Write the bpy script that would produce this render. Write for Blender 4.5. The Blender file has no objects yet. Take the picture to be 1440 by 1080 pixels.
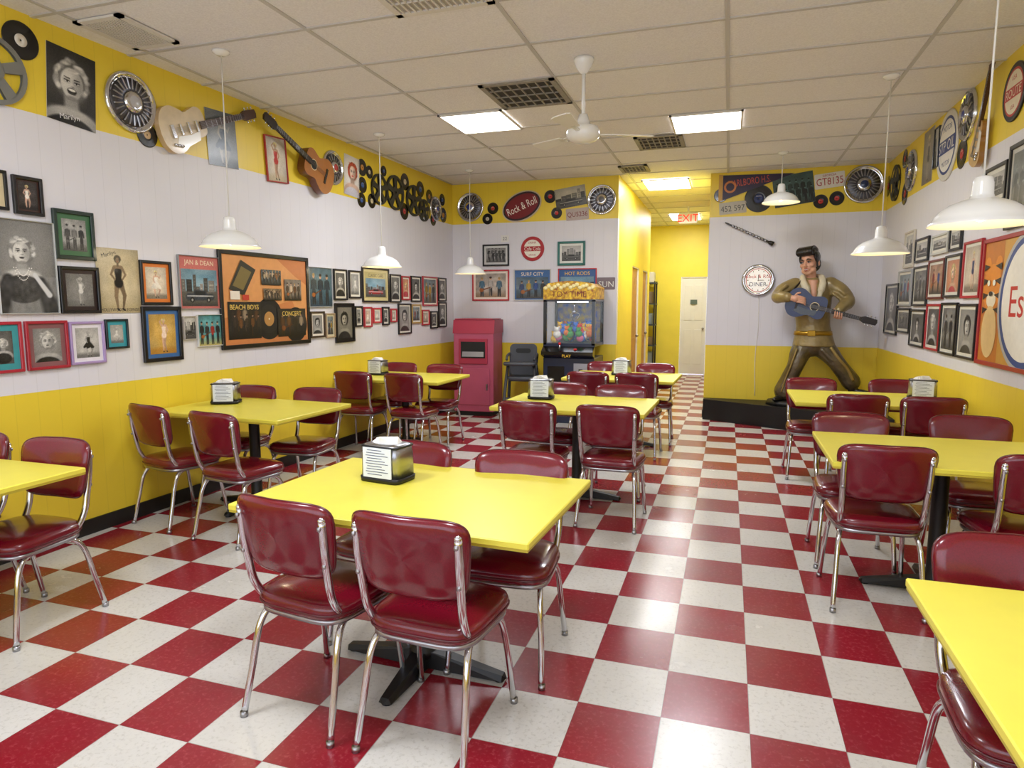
import bpy,bmesh,math,random
import numpy as np
from mathutils import Vector,Matrix
random.seed(7)
S=bpy.context.scene
def lin(hx):
    hx=hx.lstrip('#');o=[]
    for i in (0,2,4):
        c=int(hx[i:i+2],16)/255.0
        o.append(c/12.92 if c<=0.04045 else ((c+0.055)/1.055)**2.4)
    return (o[0],o[1],o[2],1)
MC={}
def mat(name,hx,rough=.5,metal=0,coat=0,noise=0,nscale=30,bump=0,emit=0,alpha=1,detail=4,dark=None,bd=.01):
    if name in MC: return MC[name]
    m=bpy.data.materials.new(name);m.use_nodes=True;nt=m.node_tree;b=nt.nodes['Principled BSDF']
    c=lin(hx);b.inputs['Base Color'].default_value=c
    b.inputs['Roughness'].default_value=rough;b.inputs['Metallic'].default_value=metal
    if coat: b.inputs['Coat Weight'].default_value=coat;b.inputs['Coat Roughness'].default_value=.1
    if emit: b.inputs['Emission Color'].default_value=c;b.inputs['Emission Strength'].default_value=emit
    if alpha<1: b.inputs['Alpha'].default_value=alpha
    if noise or bump:
        tc=nt.nodes.new('ShaderNodeTexCoord');n=nt.nodes.new('ShaderNodeTexNoise');n.inputs['Scale'].default_value=nscale;n.inputs['Detail'].default_value=detail
        nt.links.new(tc.outputs['Object'],n.inputs['Vector'])
        if noise:
            r=nt.nodes.new('ShaderNodeMix');r.data_type='RGBA'
            d=lin(dark) if dark else (c[0]*.45,c[1]*.45,c[2]*.45,1)
            mr=nt.nodes.new('ShaderNodeMapRange');mr.inputs[1].default_value=.35;mr.inputs[2].default_value=.7;mr.inputs[3].default_value=0;mr.inputs[4].default_value=noise
            nt.links.new(n.outputs[0],mr.inputs[0]);nt.links.new(mr.outputs[0],r.inputs[0])
            r.inputs[6].default_value=c;r.inputs[7].default_value=d
            nt.links.new(r.outputs[2],b.inputs['Base Color'])
        if bump:
            bp=nt.nodes.new('ShaderNodeBump');bp.inputs['Strength'].default_value=bump;bp.inputs['Distance'].default_value=bd
            nt.links.new(n.outputs[0],bp.inputs['Height']);nt.links.new(bp.outputs[0],b.inputs['Normal'])
    MC[name]=m;return m
def pm(hx): return mat('print_'+hx.lstrip('#'),hx,.4,noise=.12,nscale=25)
def photomat():
    if 'photo' in MC: return MC['photo']
    m=bpy.data.materials.new('photo_print');m.use_nodes=True;nt=m.node_tree;b=nt.nodes['Principled BSDF']
    a=nt.nodes.new('ShaderNodeAttribute');a.attribute_name='Col';nt.links.new(a.outputs['Color'],b.inputs['Base Color']);b.inputs['Roughness'].default_value=.28
    MC['photo']=m;return m
def wallmat(name,hx,rough=.42):
    if name in MC: return MC[name]
    m=bpy.data.materials.new(name);m.use_nodes=True;nt=m.node_tree;b=nt.nodes['Principled BSDF'];L=nt.links.new
    tc=nt.nodes.new('ShaderNodeTexCoord');sx=nt.nodes.new('ShaderNodeSeparateXYZ');L(tc.outputs['Object'],sx.inputs[0])
    def M(op,a,bb=None):
        n=nt.nodes.new('ShaderNodeMath');n.operation=op
        for i,v in enumerate((a,bb)):
            if v is None: continue
            if isinstance(v,(int,float)): n.inputs[i].default_value=v
            else: L(v,n.inputs[i])
        return n.outputs[0]
    fr=M('FRACT',M('DIVIDE',sx.outputs[0],.135));g=M('LESS_THAN',fr,.035)
    n=nt.nodes.new('ShaderNodeTexNoise');n.inputs['Scale'].default_value=3;n.inputs['Detail'].default_value=5;L(tc.outputs['Object'],n.inputs['Vector'])
    f=M('ADD',M('MULTIPLY',g,.14),M('MULTIPLY',n.outputs[0],.12))
    r=nt.nodes.new('ShaderNodeMix');r.data_type='RGBA';c=lin(hx);r.inputs[6].default_value=c;r.inputs[7].default_value=(c[0]*.5,c[1]*.5,c[2]*.48,1)
    L(f,r.inputs[0]);L(r.outputs[2],b.inputs['Base Color']);b.inputs['Roughness'].default_value=rough
    bp=nt.nodes.new('ShaderNodeBump');bp.inputs['Strength'].default_value=.35;bp.inputs['Distance'].default_value=.004
    L(M('SUBTRACT',1.0,g),bp.inputs['Height']);L(bp.outputs[0],b.inputs['Normal'])
    MC[name]=m;return m
def floormat():
    m=bpy.data.materials.new('checker_vinyl_tile');m.use_nodes=True;nt=m.node_tree;b=nt.nodes['Principled BSDF'];L=nt.links.new
    tc=nt.nodes.new('ShaderNodeTexCoord');sx=nt.nodes.new('ShaderNodeSeparateXYZ');L(tc.outputs['Object'],sx.inputs[0])
    def M(op,a,bb=None,c=None):
        n=nt.nodes.new('ShaderNodeMath');n.operation=op
        for i,v in enumerate((a,bb,c)):
            if v is None: continue
            if isinstance(v,(int,float)): n.inputs[i].default_value=v
            else: L(v,n.inputs[i])
        return n.outputs[0]
    px=M('DIVIDE',M('SUBTRACT',sx.outputs[0],.125-3.08*4),.308);py=M('DIVIDE',M('SUBTRACT',sx.outputs[1],2.97-3.25*4),.325)
    ix=M('FLOOR',px);iy=M('FLOOR',py)
    par=M('MODULO',M('ADD',M('ADD',ix,iy),200.0),2.0);par=M('GREATER_THAN',par,.5)
    n1=nt.nodes.new('ShaderNodeTexNoise');n1.inputs['Scale'].default_value=55;n1.inputs['Detail'].default_value=6;n1.inputs['Roughness'].default_value=.7;L(tc.outputs['Object'],n1.inputs['Vector'])
    cx=nt.nodes.new('ShaderNodeCombineXYZ');L(ix,cx.inputs[0]);L(iy,cx.inputs[1]);wn=nt.nodes.new('ShaderNodeTexWhiteNoise');L(cx.outputs[0],wn.inputs['Vector'])
    def mix(f,a,bb):
        r=nt.nodes.new('ShaderNodeMix');r.data_type='RGBA'
        if isinstance(f,float): r.inputs[0].default_value=f
        else: L(f,r.inputs[0])
        for i,v in ((6,a),(7,bb)):
            if isinstance(v,tuple): r.inputs[i].default_value=v
            else: L(v,r.inputs[i])
        return r.outputs[2]
    mr=nt.nodes.new('ShaderNodeMapRange');mr.inputs[1].default_value=.52;mr.inputs[2].default_value=.66;L(n1.outputs[0],mr.inputs[0])
    sp=M('MULTIPLY',mr.outputs[0],.6)
    W=mix(sp,lin('d3d0ca'),lin('a8a39a'));Rr=mix(sp,lin('8e1b29'),lin('b04a54'))
    col=mix(par,W,Rr)
    col=mix(M('MULTIPLY',wn.outputs[0],.3),col,mix(par,lin('bdb8ac'),lin('6f101c')))
    ex=M('LESS_THAN',M('FRACT',px),.008);ey=M('LESS_THAN',M('FRACT',py),.008);g=M('MAXIMUM',ex,ey)
    col=mix(M('MULTIPLY',g,.5),col,lin('5a4540'))
    n2=nt.nodes.new('ShaderNodeTexNoise');n2.inputs['Scale'].default_value=2.5;n2.inputs['Detail'].default_value=8;n2.inputs['Roughness'].default_value=.65;L(tc.outputs['Object'],n2.inputs['Vector'])
    mr2=nt.nodes.new('ShaderNodeMapRange');mr2.inputs[1].default_value=.45;mr2.inputs[2].default_value=.75;mr2.inputs[4].default_value=.14;L(n2.outputs[0],mr2.inputs[0])
    col=mix(mr2.outputs[0],col,lin('6f655a'))
    L(col,b.inputs['Base Color'])
    L(M('ADD',.17,M('MULTIPLY',n2.outputs[0],.16)),b.inputs['Roughness'])
    bp=nt.nodes.new('ShaderNodeBump');bp.inputs['Strength'].default_value=.06;bp.inputs['Distance'].default_value=.02;L(n2.outputs[0],bp.inputs['Height']);L(bp.outputs[0],b.inputs['Normal'])
    return m
TXT={}
def textgeo(s):
    if s in TXT: return TXT[s]
    cu=bpy.data.curves.new('t','FONT');cu.body=s;cu.size=1;cu.align_x='CENTER';cu.align_y='CENTER';cu.resolution_u=3
    ob=bpy.data.objects.new('t',cu);S.collection.objects.link(ob);bpy.context.view_layer.update()
    me=ob.evaluated_get(bpy.context.evaluated_depsgraph_get()).to_mesh()
    v=[tuple(x.co) for x in me.vertices];f=[tuple(p.vertices) for p in me.polygons]
    x0=min(a[0] for a in v);x1=max(a[0] for a in v);y0=min(a[1] for a in v);y1=max(a[1] for a in v)
    v=[((a[0]-(x0+x1)/2)/(x1-x0),(a[1]-(y0+y1)/2)/(y1-y0)) for a in v];asp=(x1-x0)/(y1-y0)
    ob.evaluated_get(bpy.context.evaluated_depsgraph_get()).to_mesh_clear()
    bpy.data.objects.remove(ob);bpy.data.curves.remove(cu)
    TXT[s]=(v,f,asp);return TXT[s]
def cr(pts,n=5):
    P=[Vector(p) for p in pts];P=[P[0]*2-P[1]]+P+[P[-1]*2-P[-2]];o=[]
    for i in range(1,len(P)-2):
        for k in range(n):
            t=k/n;a,b,c,d=P[i-1],P[i],P[i+1],P[i+2]
            o.append(.5*((2*b)+(c-a)*t+(2*a-5*b+4*c-d)*t*t+(3*b-a-3*c+d)*t**3))
    o.append(P[-2]);return o
def crr(vals,n=5): return [v.x for v in cr([(a,0,0) for a in vals],n)]
class MB:
    def __init__(s): s.bm=bmesh.new();s.mats=[]
    def mi(s,m):
        if m not in s.mats: s.mats.append(m)
        return s.mats.index(m)
    def add(s,V,Fc,m,smooth=False,M=None):
        i=s.mi(m);vs=[s.bm.verts.new(M@Vector(v) if M else Vector(v)) for v in V]
        for f in Fc:
            try:
                fc=s.bm.faces.new([vs[k] for k in f]);fc.material_index=i;fc.smooth=smooth
            except ValueError: pass
    def grid(s,w,h,y,col,m,cx=0,cz=0):
        H,Wn,_=col.shape
        lay=s.bm.verts.layers.float_color.get('Col') or s.bm.verts.layers.float_color.new('Col')
        i=s.mi(m);vs=[];new=s.bm.verts.new
        for r in range(H):
            z=cz+(r/(H-1)-.5)*h
            for c in range(Wn):
                v=new((cx+(c/(Wn-1)-.5)*w,y,z));q=col[r,c];v[lay]=(q[0],q[1],q[2],1);vs.append(v)
        nf=s.bm.faces.new
        for r in range(H-1):
            for c in range(Wn-1):
                a=r*Wn+c;f=nf((vs[a],vs[a+1],vs[a+Wn+1],vs[a+Wn]));f.material_index=i
    def box(s,c,d,m,M=None,bev=0):
        x,y,z=[a/2 for a in d];cx,cy,cz=c
        if not bev:
            V=[(cx+i*x,cy+j*y,cz+k*z) for i in(-1,1) for j in(-1,1) for k in(-1,1)]
            s.add(V,[(0,1,3,2),(4,6,7,5),(0,4,5,1),(2,3,7,6),(0,2,6,4),(1,5,7,3)],m,False,M)
        else:
            b=bev;P=[]
            for i in(-1,1):
                for j in(-1,1):
                    for k in(-1,1):
                        P+=[(cx+i*x,cy+j*(y-b),cz+k*(z-b)),(cx+i*(x-b),cy+j*y,cz+k*(z-b)),(cx+i*(x-b),cy+j*(y-b),cz+k*z)]
            s.hull(P,m,M)
    def hull(s,P,m,M=None,smooth=False):
        i=s.mi(m);vs=[s.bm.verts.new(M@Vector(p) if M else Vector(p)) for p in P]
        r=bmesh.ops.convex_hull(s.bm,input=vs)
        for g in r['geom']:
            if isinstance(g,bmesh.types.BMFace): g.material_index=i;g.smooth=smooth
    def prism(s,poly,y0,y1,m,M=None,ms=None):
        n=len(poly);V=[(p[0],y0,p[1]) for p in poly]+[(p[0],y1,p[1]) for p in poly]
        s.add(V,[tuple(range(n)),tuple(range(2*n-1,n-1,-1))],m,False,M)
        s.add(V,[(i,(i+1)%n,n+(i+1)%n,n+i) for i in range(n)],ms or m,False,M)
    def flat(s,poly,y,m,M=None): s.add([(p[0],y,p[1]) for p in poly],[tuple(range(len(poly)))],m,False,M)
    def lathe(s,prof,m,M=None,seg=24,smooth=True,a0=0):
        V=[];n=len(prof)
        for j in range(seg):
            a=2*math.pi*j/seg+a0;ca,sa=math.cos(a),math.sin(a)
            for r,z in prof: V.append((r*ca,r*sa,z))
        Fc=[]
        for j in range(seg):
            k=(j+1)%seg
            for i in range(n-1):
                Fc.append((j*n+i,k*n+i,k*n+i+1,j*n+i+1))
        s.add(V,Fc,m,smooth,M)
    def tube(s,pts,r,m,seg=8,caps=True,M=None,sx=1,sy=1,up=None):
        P=[Vector(p) for p in pts];n=len(P);R=r if isinstance(r,(list,tuple)) else [r]*n
        T=[]
        for i in range(n):
            t=(P[min(i+1,n-1)]-P[max(i-1,0)]);t=t.normalized() if t.length>1e-9 else Vector((0,0,1));T.append(t)
        u=Vector(up) if up else (Vector((0,0,1)) if abs(T[0].z)<.9 else Vector((0,1,0)))
        V=[]
        for i in range(n):
            u=(u-T[i]*u.dot(T[i]));u=u.normalized();w=T[i].cross(u)
            for k in range(seg):
                a=2*math.pi*k/seg;V.append(P[i]+u*(R[i]*math.cos(a)*sx)+w*(R[i]*math.sin(a)*sy))
        Fc=[(i*seg+k,i*seg+(k+1)%seg,(i+1)*seg+(k+1)%seg,(i+1)*seg+k) for i in range(n-1) for k in range(seg)]
        if caps: Fc+=[tuple(range(seg)),tuple(range(n*seg-1,(n-1)*seg-1,-1))]
        s.add(V,Fc,m,True,M)
    def ell(s,c,r,m,M=None,seg=16,rot=None):
        V=[];Fc=[];h=seg//2
        for i in range(1,h):
            a=math.pi*i/h
            for k in range(seg):
                b=2*math.pi*k/seg;V.append(Vector((r[0]*math.sin(a)*math.cos(b),r[1]*math.sin(a)*math.sin(b),r[2]*math.cos(a))))
        V.append(Vector((0,0,r[2])));V.append(Vector((0,0,-r[2])))
        if rot: V=[rot@v for v in V]
        V=[v+Vector(c) for v in V];N=len(V)
        for i in range(h-2):
            for k in range(seg): Fc.append((i*seg+k,i*seg+(k+1)%seg,(i+1)*seg+(k+1)%seg,(i+1)*seg+k))
        for k in range(seg):
            Fc.append((N-2,k,(k+1)%seg));Fc.append((N-1,(h-2)*seg+(k+1)%seg,(h-2)*seg+k))
        s.add(V,Fc,m,True,M)
    def loft(s,rings,m,seg=20,M=None,e=2.0):
        V=[]
        for (c,rx,ry) in rings:
            for k in range(seg):
                a=2*math.pi*k/seg;ca,sa=math.cos(a),math.sin(a)
                V.append((c[0]+rx*math.copysign(abs(ca)**(2/e),ca),c[1]+ry*math.copysign(abs(sa)**(2/e),sa),c[2]))
        n=len(rings);Fc=[(i*seg+k,i*seg+(k+1)%seg,(i+1)*seg+(k+1)%seg,(i+1)*seg+k) for i in range(n-1) for k in range(seg)]
        Fc+=[tuple(range(seg)),tuple(range(n*seg-1,(n-1)*seg-1,-1))]
        s.add(V,Fc,m,True,M)
    def text(s,t,cx,cz,h,y,m,M=None,maxw=None,rot=0):
        v,f,asp=textgeo(t);w=h*asp
        if maxw and w>maxw: w=maxw
        c,sn=math.cos(rot),math.sin(rot)
        s.add([(cx+a*w*c-b*h*sn,y,cz+a*w*sn+b*h*c) for a,b in v],f,m,False,M)
    def mesh(s,name):
        bmesh.ops.recalc_face_normals(s.bm,faces=s.bm.faces[:])
        me=bpy.data.meshes.new(name);s.bm.to_mesh(me);s.bm.free()
        for m in s.mats: me.materials.append(m)
        return me
    def done(s,name,loc=(0,0,0),rz=0,parent=None,ry=0):
        o=bpy.data.objects.new(name,s.mesh(name));S.collection.objects.link(o);o.location=loc
        o.rotation_euler=(0,ry,rz)
        if parent: o.parent=parent
        return o
def inst(name,me,loc,rz=0):
    o=bpy.data.objects.new(name,me);S.collection.objects.link(o);o.location=loc;o.rotation_euler=(0,0,rz);return o
RX=Matrix.Rotation(math.pi/2,4,'X')
def TR(x,y,z): return Matrix.Translation((x,y,z))
def RZ(a): return Matrix.Rotation(a,4,'Z')
def RY(a): return Matrix.Rotation(a,4,'Y')
def circ(cx,cz,rx,rz=None,n=32,rot=0):
    rz=rz or rx;o=[]
    for k in range(n):
        a=2*math.pi*k/n;x,z=rx*math.cos(a),rz*math.sin(a);o.append((cx+x*math.cos(rot)-z*math.sin(rot),cz+x*math.sin(rot)+z*math.cos(rot)))
    return o
def rrect(w,h,r,n=5,cx=0,cz=0):
    o=[]
    for (sx,sz,a0) in((1,1,0),(-1,1,90),(-1,-1,180),(1,-1,270)):
        for k in range(n+1):
            a=math.radians(a0+90*k/n);o.append((cx+sx*(w/2-r)+r*math.cos(a),cz+sz*(h/2-r)+r*math.sin(a)))
    return o
# ---------- materials
YW=wallmat('yellow_wall_paint','efd23a',.38);WW=wallmat('white_panel_paint','e2e0e6',.45)
YP=mat('yellow_paint_plain','ecd94c',.45,noise=.1,nscale=4)
FL=floormat()
BLK=mat('black_paint','0c0c0e',.45);BLKG=mat('black_gloss','0a0a0b',.15,coat=.4)
CH=mat('chrome','d2d3d8',.14,1);CHD=mat('brushed_steel','a8a8ac',.3,1)
VIN=mat('maroon_vinyl','740c20',.24,coat=.4,noise=.5,nscale=260,dark='45040f')
PIP=mat('maroon_piping','520613',.3,coat=.3)
LAM=mat('yellow_laminate','e8dc50',.36,noise=.08,nscale=8);LAMD=mat('yellow_laminate_edge','c4b23a',.4,noise=.1,nscale=10)
WHT=mat('white_enamel','efefec',.25,coat=.3);WPL=mat('white_plastic','e6e4de',.4)
CEI=mat('ceiling_tile_mineral','eeecee',.9,noise=.28,nscale=90,dark='bab7b8',bump=.25,detail=8);TB=mat('ceiling_tbar','c2bfbc',.5)
BASE=mat('baseboard_rubber','1a1715',.5)
# ---------- room
HC=3.185
def wall(name,p0,p1,segs,t=.1,extra=None):
    dx,dy=p1[0]-p0[0],p1[1]-p0[1];Ln=math.hypot(dx,dy);b=MB()
    for (x0,x1,z0,z1,m) in segs:
        if x1 is None:x1=Ln
        b.box(((x0+x1)/2,t/2,(z0+z1)/2),(x1-x0,t,z1-z0),m)
    return b.done(name,(p0[0],p0[1],0),math.atan2(dy,dx))
def bands(x0=0,x1=None): return [(x0,x1,0,.976,YW),(x0,x1,.976,2.63,WW),(x0,x1,2.63,HC,YW)]
YB,YE,YF=8.85,9.15,-1.7
XL=lambda y:-3.77-.033*(YB-y)
wall('wall_left',(XL(YF),YF),(XL(YB),YB),bands())
wall('wall_right',(1.76,YE),(1.76,YF),bands())
wall('wall_back',(-3.77,YB),(-1.42,YB),bands())
wall('wall_stage',(-.28,YE),(1.76,YE),bands())
wall('wall_hall_left',(-1.42,YB+.1),(-1.42,12.6),[(0,1.35,0,HC,YP),(1.35,2.15,2.1,HC,YP),(2.15,2.65,0,HC,YP),(2.65,3.35,2.1,HC,YP),(3.35,None,0,HC,YP)])
wall('wall_hall_right',(-.28,14.8),(-.28,YE+.1),[(0,None,0,HC,YP)])
wall('wall_hall_end',(-2.6,14.8),(-.18,14.8),[(0,1.6,0,HC,YP),(1.6,2.15,2.1,HC,YP),(2.15,None,0,HC,YP)])
wall('wall_hall_recess',(-2.6,12.5),(-2.6,14.8),[(0,None,0,HC,YP)])
wall('wall_hall_return',(-1.54,12.5),(-2.6,12.5),[(0,None,0,HC,YP)])
fw=wall('wall_front',(1.76,YF),(XL(YF),YF),[(0,None,0,.55,YW),(0,None,2.75,HC,YW),(0,.2,.55,2.75,WW),(1.85,2.0,.55,2.75,WW),(3.7,3.85,.55,2.75,WW),(5.6,None,.55,2.75,WW)])
for i,(a,c) in enumerate(((.2,1.85),(2.0,3.7),(3.85,5.6))):
    b=MB();w=c-a;x=1.76-(a+c)/2
    for sx in(-1,1): b.box((sx*(w/2-.02),0,1.65),(.04,.06,2.2),CHD)
    for z in(.57,2.73): b.box((0,0,z),(w,.06,.04),CHD)
    b.done('window_%d'%(i+1),(x,YF-.05,0))
b=MB();b.box((-1.1,6.5,-.05),(6.0+.2,16.8,.1),FL);b.done('floor')
b=MB();b.box((-1.1,6.5,HC+.05),(6.2,16.8,.1),CEI)
for i in range(-1,5):
    x=-2.53+1.23*i
    if -4.0<x<1.75: b.box((x,6.5,HC-.003),(.026,16.6,.008),TB)
for j in range(-12,15):
    y=5.62+.645*j
    if y>YF: b.box((-1.1,y,HC-.0035),(5.9,.026,.008),TB)
b.done('ceiling')
def base(name,p0,p1):
    dx,dy=p1[0]-p0[0],p1[1]-p0[1];L_=math.hypot(dx,dy);b=MB();b.box((L_/2,-.008,.05),(L_,.012,.1),BASE);b.done(name,(p0[0],p0[1],0),math.atan2(dy,dx))
base('baseboard_left',(XL(YF),YF),(XL(YB),YB));base('baseboard_right',(1.76,YE),(1.76,YF));base('baseboard_back',(-3.77,YB),(-1.42,YB))
base('baseboard_hall_left',(-1.42,YB+.1),(-1.42,10.3));base('baseboard_hall_right',(-.28,14.8),(-.28,YE))
DW=mat('white_door_paint','e4e2dc',.4,noise=.08,nscale=6);DT=mat('tan_wood_trim','b98a4e',.5,noise=.3,nscale=20)
def door(name,x,y,w,rz,m):
    b=MB();b.box((0,.05,1.045),(w-.03,.04,2.07),m)
    for z,hh in((1.55,.75),(.6,.75)):
        for s in(-1,1): b.box((s*w*.2,.028,z),(w*.3,.012,hh),m,bev=.004)
    b.ell((w*.38,.0,1.0),(.025,.025,.025),CHD);b.tube([(w*.38,.0,1),(w*.38,.04,1)],.01,CHD)
    for s in(-1,1): b.box((s*(w/2-.012),.045,1.045),(.02,.08,2.08),WPL)
    b.box((0,.045,2.09),(w-.01,.08,.016),WPL)
    b.done(name,(x,y,0),rz)
door('door_1',-.725,14.8,.54,0,DW)
door('door_2',-1.42,YB+.1+1.75,.79,math.pi/2,DT);door('door_3',-1.42,YB+.1+3.0,.69,math.pi/2,DT)
b=MB();b.box((0,0,.015),(.14,.012,.1),mat('notice','5a6a60',.5));b.done('door_notice',(-.72,14.81,1.55))
b=MB()
for sx in(-.5,.5):
    for sy in(-.2,.2): b.box((sx,sy,1.0),(.03,.03,2.0),BLK)
for k in range(5):
    z=.2+.44*k;b.box((0,0,z),(1.05,.45,.025),mat('shelf_board','33404f',.5))
    for q in range(5):
        c=random.choice(['8894a3','3d5570','c9c4b8','2c2f38','7d6a55']);hh=random.uniform(.15,.3);b.box((-.4+.2*q,0,z+.0125+hh/2),(.15,.3,hh),mat('box_'+c,c,.6),bev=.01)
b.done('storage_shelf',(-2.0,14.5,0))
b=MB();b.box((0,0,0),(.32,.05,.19),WHT,bev=.008);b.text('EXIT',0,0,.12,-.027,mat('exit_red','ff2010',.5,emit=1.2));b.box((0,0,.13),(.03,.03,.14),WPL);b.done('exit_sign',(-.72,12.0,HC-.2))
LP=mat('light_panel_emission','fffaf2',.5,emit=9)
def light(x0,x1,y0,y1):
    b=MB();x,y=(x0+x1)/2,(y0+y1)/2;w,d=x1-x0,y1-y0
    b.box((0,0,0),(w-.04,d-.04,.006),LP)
    for s in(-1,1): b.box((s*(w/2-.01),0,0),(.02,d,.014),WPL);b.box((0,s*(d/2-.01),0),(w,.02,.014),WPL)
    b.done('ceiling_light_panel',(x,y,HC-.015))
light(-2.53,-1.93,5.62,6.265);light(-.57,.06,6.265,6.91);light(-1.19,-.56,9.3,10.1);light(-1.14,-.56,12.9,13.8)
light(-2.53,-1.93,1.1,1.745);light(-.57,.06,1.1,1.745)
def vent(x0,x1,y0,y1,n,name,m1,m2):
    b=MB();w,d=x1-x0,y1-y0
    b.box((0,0,.004),(w-.04,d-.04,.004),m2)
    for s in(-1,1): b.box((s*(w/2-.02),0,0),(.04,d,.014),m1);b.box((0,s*(d/2-.02),0),(w,.04,.014),m1)
    for k in range(n): b.box((-w/2+.04+(w-.08)*(k+.5)/n,0,-.002),(.01,d-.06,.012),m1)
    for k in range(3): b.box((0,-d/2+d*(k+1)/4,-.003),(w-.06,.006,.01),m1)
    b.done(name,((x0+x1)/2,(y0+y1)/2,HC-.012))
VG=mat('vent_dirty_metal','9a9488',.6,noise=.3,nscale=40);VD=mat('vent_dark','34312e',.8)
VB=mat('vent_beige','dad6cf',.6);VBD=mat('vent_beige_dark','b0aaa0',.7)
vent(-1.9,-1.3,4.98,5.62,7,'ceiling_vent',VG,VD);vent(-.98,-.5,6.95,7.5,7,'ceiling_vent',VG,VD);vent(-3.78,-3.42,3.15,3.6,14,'ceiling_vent',VB,VBD);vent(-1.9,-1.3,3.05,3.69,14,'ceiling_vent',VB,VBD)
vent(-1.35,-1.0,8.3,8.7,6,'ceiling_vent',VG,VD)
# ---------- chair
def pad(b,outline,levels,m,xf):
    n=len(outline);V=[]
    for sc,t in levels:
        for (x,z) in outline: V.append(xf(x*sc,z*sc,t))
    Fc=[(i*n+k,i*n+(k+1)%n,(i+1)*n+(k+1)%n,(i+1)*n+k) for i in range(len(levels)-1) for k in range(n)]
    b.add(V,Fc,m,True)
def sup(a,c,e,n=36,tap=0):
    o=[]
    for k in range(n):
        t=2*math.pi*k/n;x=math.copysign(abs(math.cos(t))**(2/e),math.cos(t));z=math.copysign(abs(math.sin(t))**(2/e),math.sin(t))
        o.append((a*x*(1+tap*z),c*z))
    return o
def chair_mesh():
    b=MB()
    lv=[(0.01,.405),(.9,.405),(.97,.41),(1,.425),(1,.445),(.975,.458),(.9,.468),(.7,.476),(.35,.480),(.01,.481)]
    pad(b,sup(.208,.2,4.5,tap=.05),lv,VIN,lambda x,z,t:(x,z+.01,t))
    pad(b,sup(.2115,.2035,4.5,tap=.05),[(.99,.424),(1,.426),(1,.431),(.99,.433)],PIP,lambda x,z,t:(x,z+.01,t))
    pad(b,sup(.2,.192,4.5,tap=.05),[(.9,.392),(1,.392),(1,.408),(.9,.408)],CHD,lambda x,z,t:(x,z+.01,t))
    def bx(x,z,t):
        return (x,-.212-z*.19+x*x*.85+t-.01,.705+z)
    lv=[(.01,-.026),(.5,-.025),(.85,-.022),(.96,-.014),(1,-.003),(1,.004),(.96,.016),(.85,.026),(.5,.032),(.01,.034)]
    pad(b,sup(.206,.142,5,tap=.08),lv,VIN,bx)
    pad(b,sup(.2085,.1445,5,tap=.08),[(.985,-.004),(1,-.002),(1,.003),(.985,.005)],PIP,bx)
    for s in(-1,1):
        b.tube(cr([(s*.184,-.222,.79),(s*.184,-.214,.69),(s*.181,-.2,.60),(s*.178,-.177,.5),(s*.172,-.12,.425),(s*.168,0,.40),(s*.166,.12,.398)],5),.0145,CH,10)
        b.ell((s*.184,-.223,.79),(.0145,.0145,.0145),CH,seg=10)
        for z,y in((.765,-.238),(.63,-.219)): b.ell((s*.184,y,z),(.009,.006,.009),CHD,seg=8)
        b.tube(cr([(s*.15,.02,.392),(s*.165,-.1,.388),(s*.18,-.158,.33),(s*.19,-.195,.18),(s*.2,-.235,.012)],6),.0125,CH,10)
        b.tube(cr([(s*.15,-.04,.392),(s*.165,.1,.386),(s*.178,.158,.33),(s*.19,.19,.18),(s*.198,.215,.012)],6),.0125,CH,10)
        for y in(-.236,.216): b.tube([(s*.2,y,0),(s*.2,y,.02)],.0145,CHD,10)
    for y in(-.1,.09): b.tube([(-.16,y,.395),(.16,y,.395)],.009,CHD,8)
    return b.mesh('dining_chair')
CM=chair_mesh()
def chair(x,yback,flip,rot=0):
    rz=(math.pi if flip else 0)+math.radians(rot);o=.235
    d=Vector((0,o,0));d.rotate(Matrix.Rotation(rz,3,'Z'))
    inst('dining_chair',CM,(x+d.x,yback+d.y,0),rz)
for c in [(-1.44,1.83,0,-7),(-.945,1.80,0,-3),(-.86,2.80,1,2),(-1.42,2.84,1,-2),
 (-3.66,3.36,0,-12),(-3.02,3.24,0,-8),(-3.66,4.47,1,0),(-3.08,4.50,1,3),(-3.55,5.72,0,3),(-2.98,5.70,0,-2),(-3.55,6.80,1,0),(-2.98,6.76,1,2),
 (-1.30,4.28,0,-3),(-.74,4.27,0,-2),(-1.31,5.45,1,0),(-.82,5.44,1,2),(-1.31,6.42,0,0),(-.83,6.42,0,-2),(-1.34,7.66,1,0),(-.76,7.58,1,2),
 (.94,5.38,0,2),(1.43,5.39,0,0),(.73,6.5,1,0),(1.42,6.58,1,0),(.74,3.44,0,1),(1.38,3.42,0,5),(.73,4.46,1,0),(1.38,4.53,1,0),
 (.80,2.17,1,0),(1.38,2.17,1,0),(-3.12,2.37,1,2),(-3.66,2.37,1,0)]: chair(*c)
# ---------- tables
def table_mesh():
    b=MB();b.box((0,0,.7355),(1.15,.83,.025),LAM,bev=.004);b.box((0,0,.7215),(1.144,.824,.012),LAMD)
    b.box((0,0,.70),(.5,.5,.02),BLK,bev=.005)
    b.lathe([(0,.05),(.06,.05),(.055,.08),(.04,.1),(.038,.66),(.06,.69),(0,.69)],BLK,seg=16)
    for ax,Ln in((0,.34),(math.pi/2,.31),(math.pi,.34),(-math.pi/2,.31)):
        M=RZ(ax);b.hull([(0,-.04,.01),(0,.04,.01),(0,-.03,.085),(0,.03,.085),(Ln,-.026,.008),(Ln,.026,.008),(Ln,-.016,.03),(Ln,.016,.03),(Ln+.015,0,.015)],BLK,M)
        b.lathe([(0,0),(.02,0),(.02,.01),(0,.01)],BLK,TR(Ln*.95*math.cos(ax),Ln*.95*math.sin(ax),0),seg=10)
    return b.mesh('dining_table')
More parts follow.
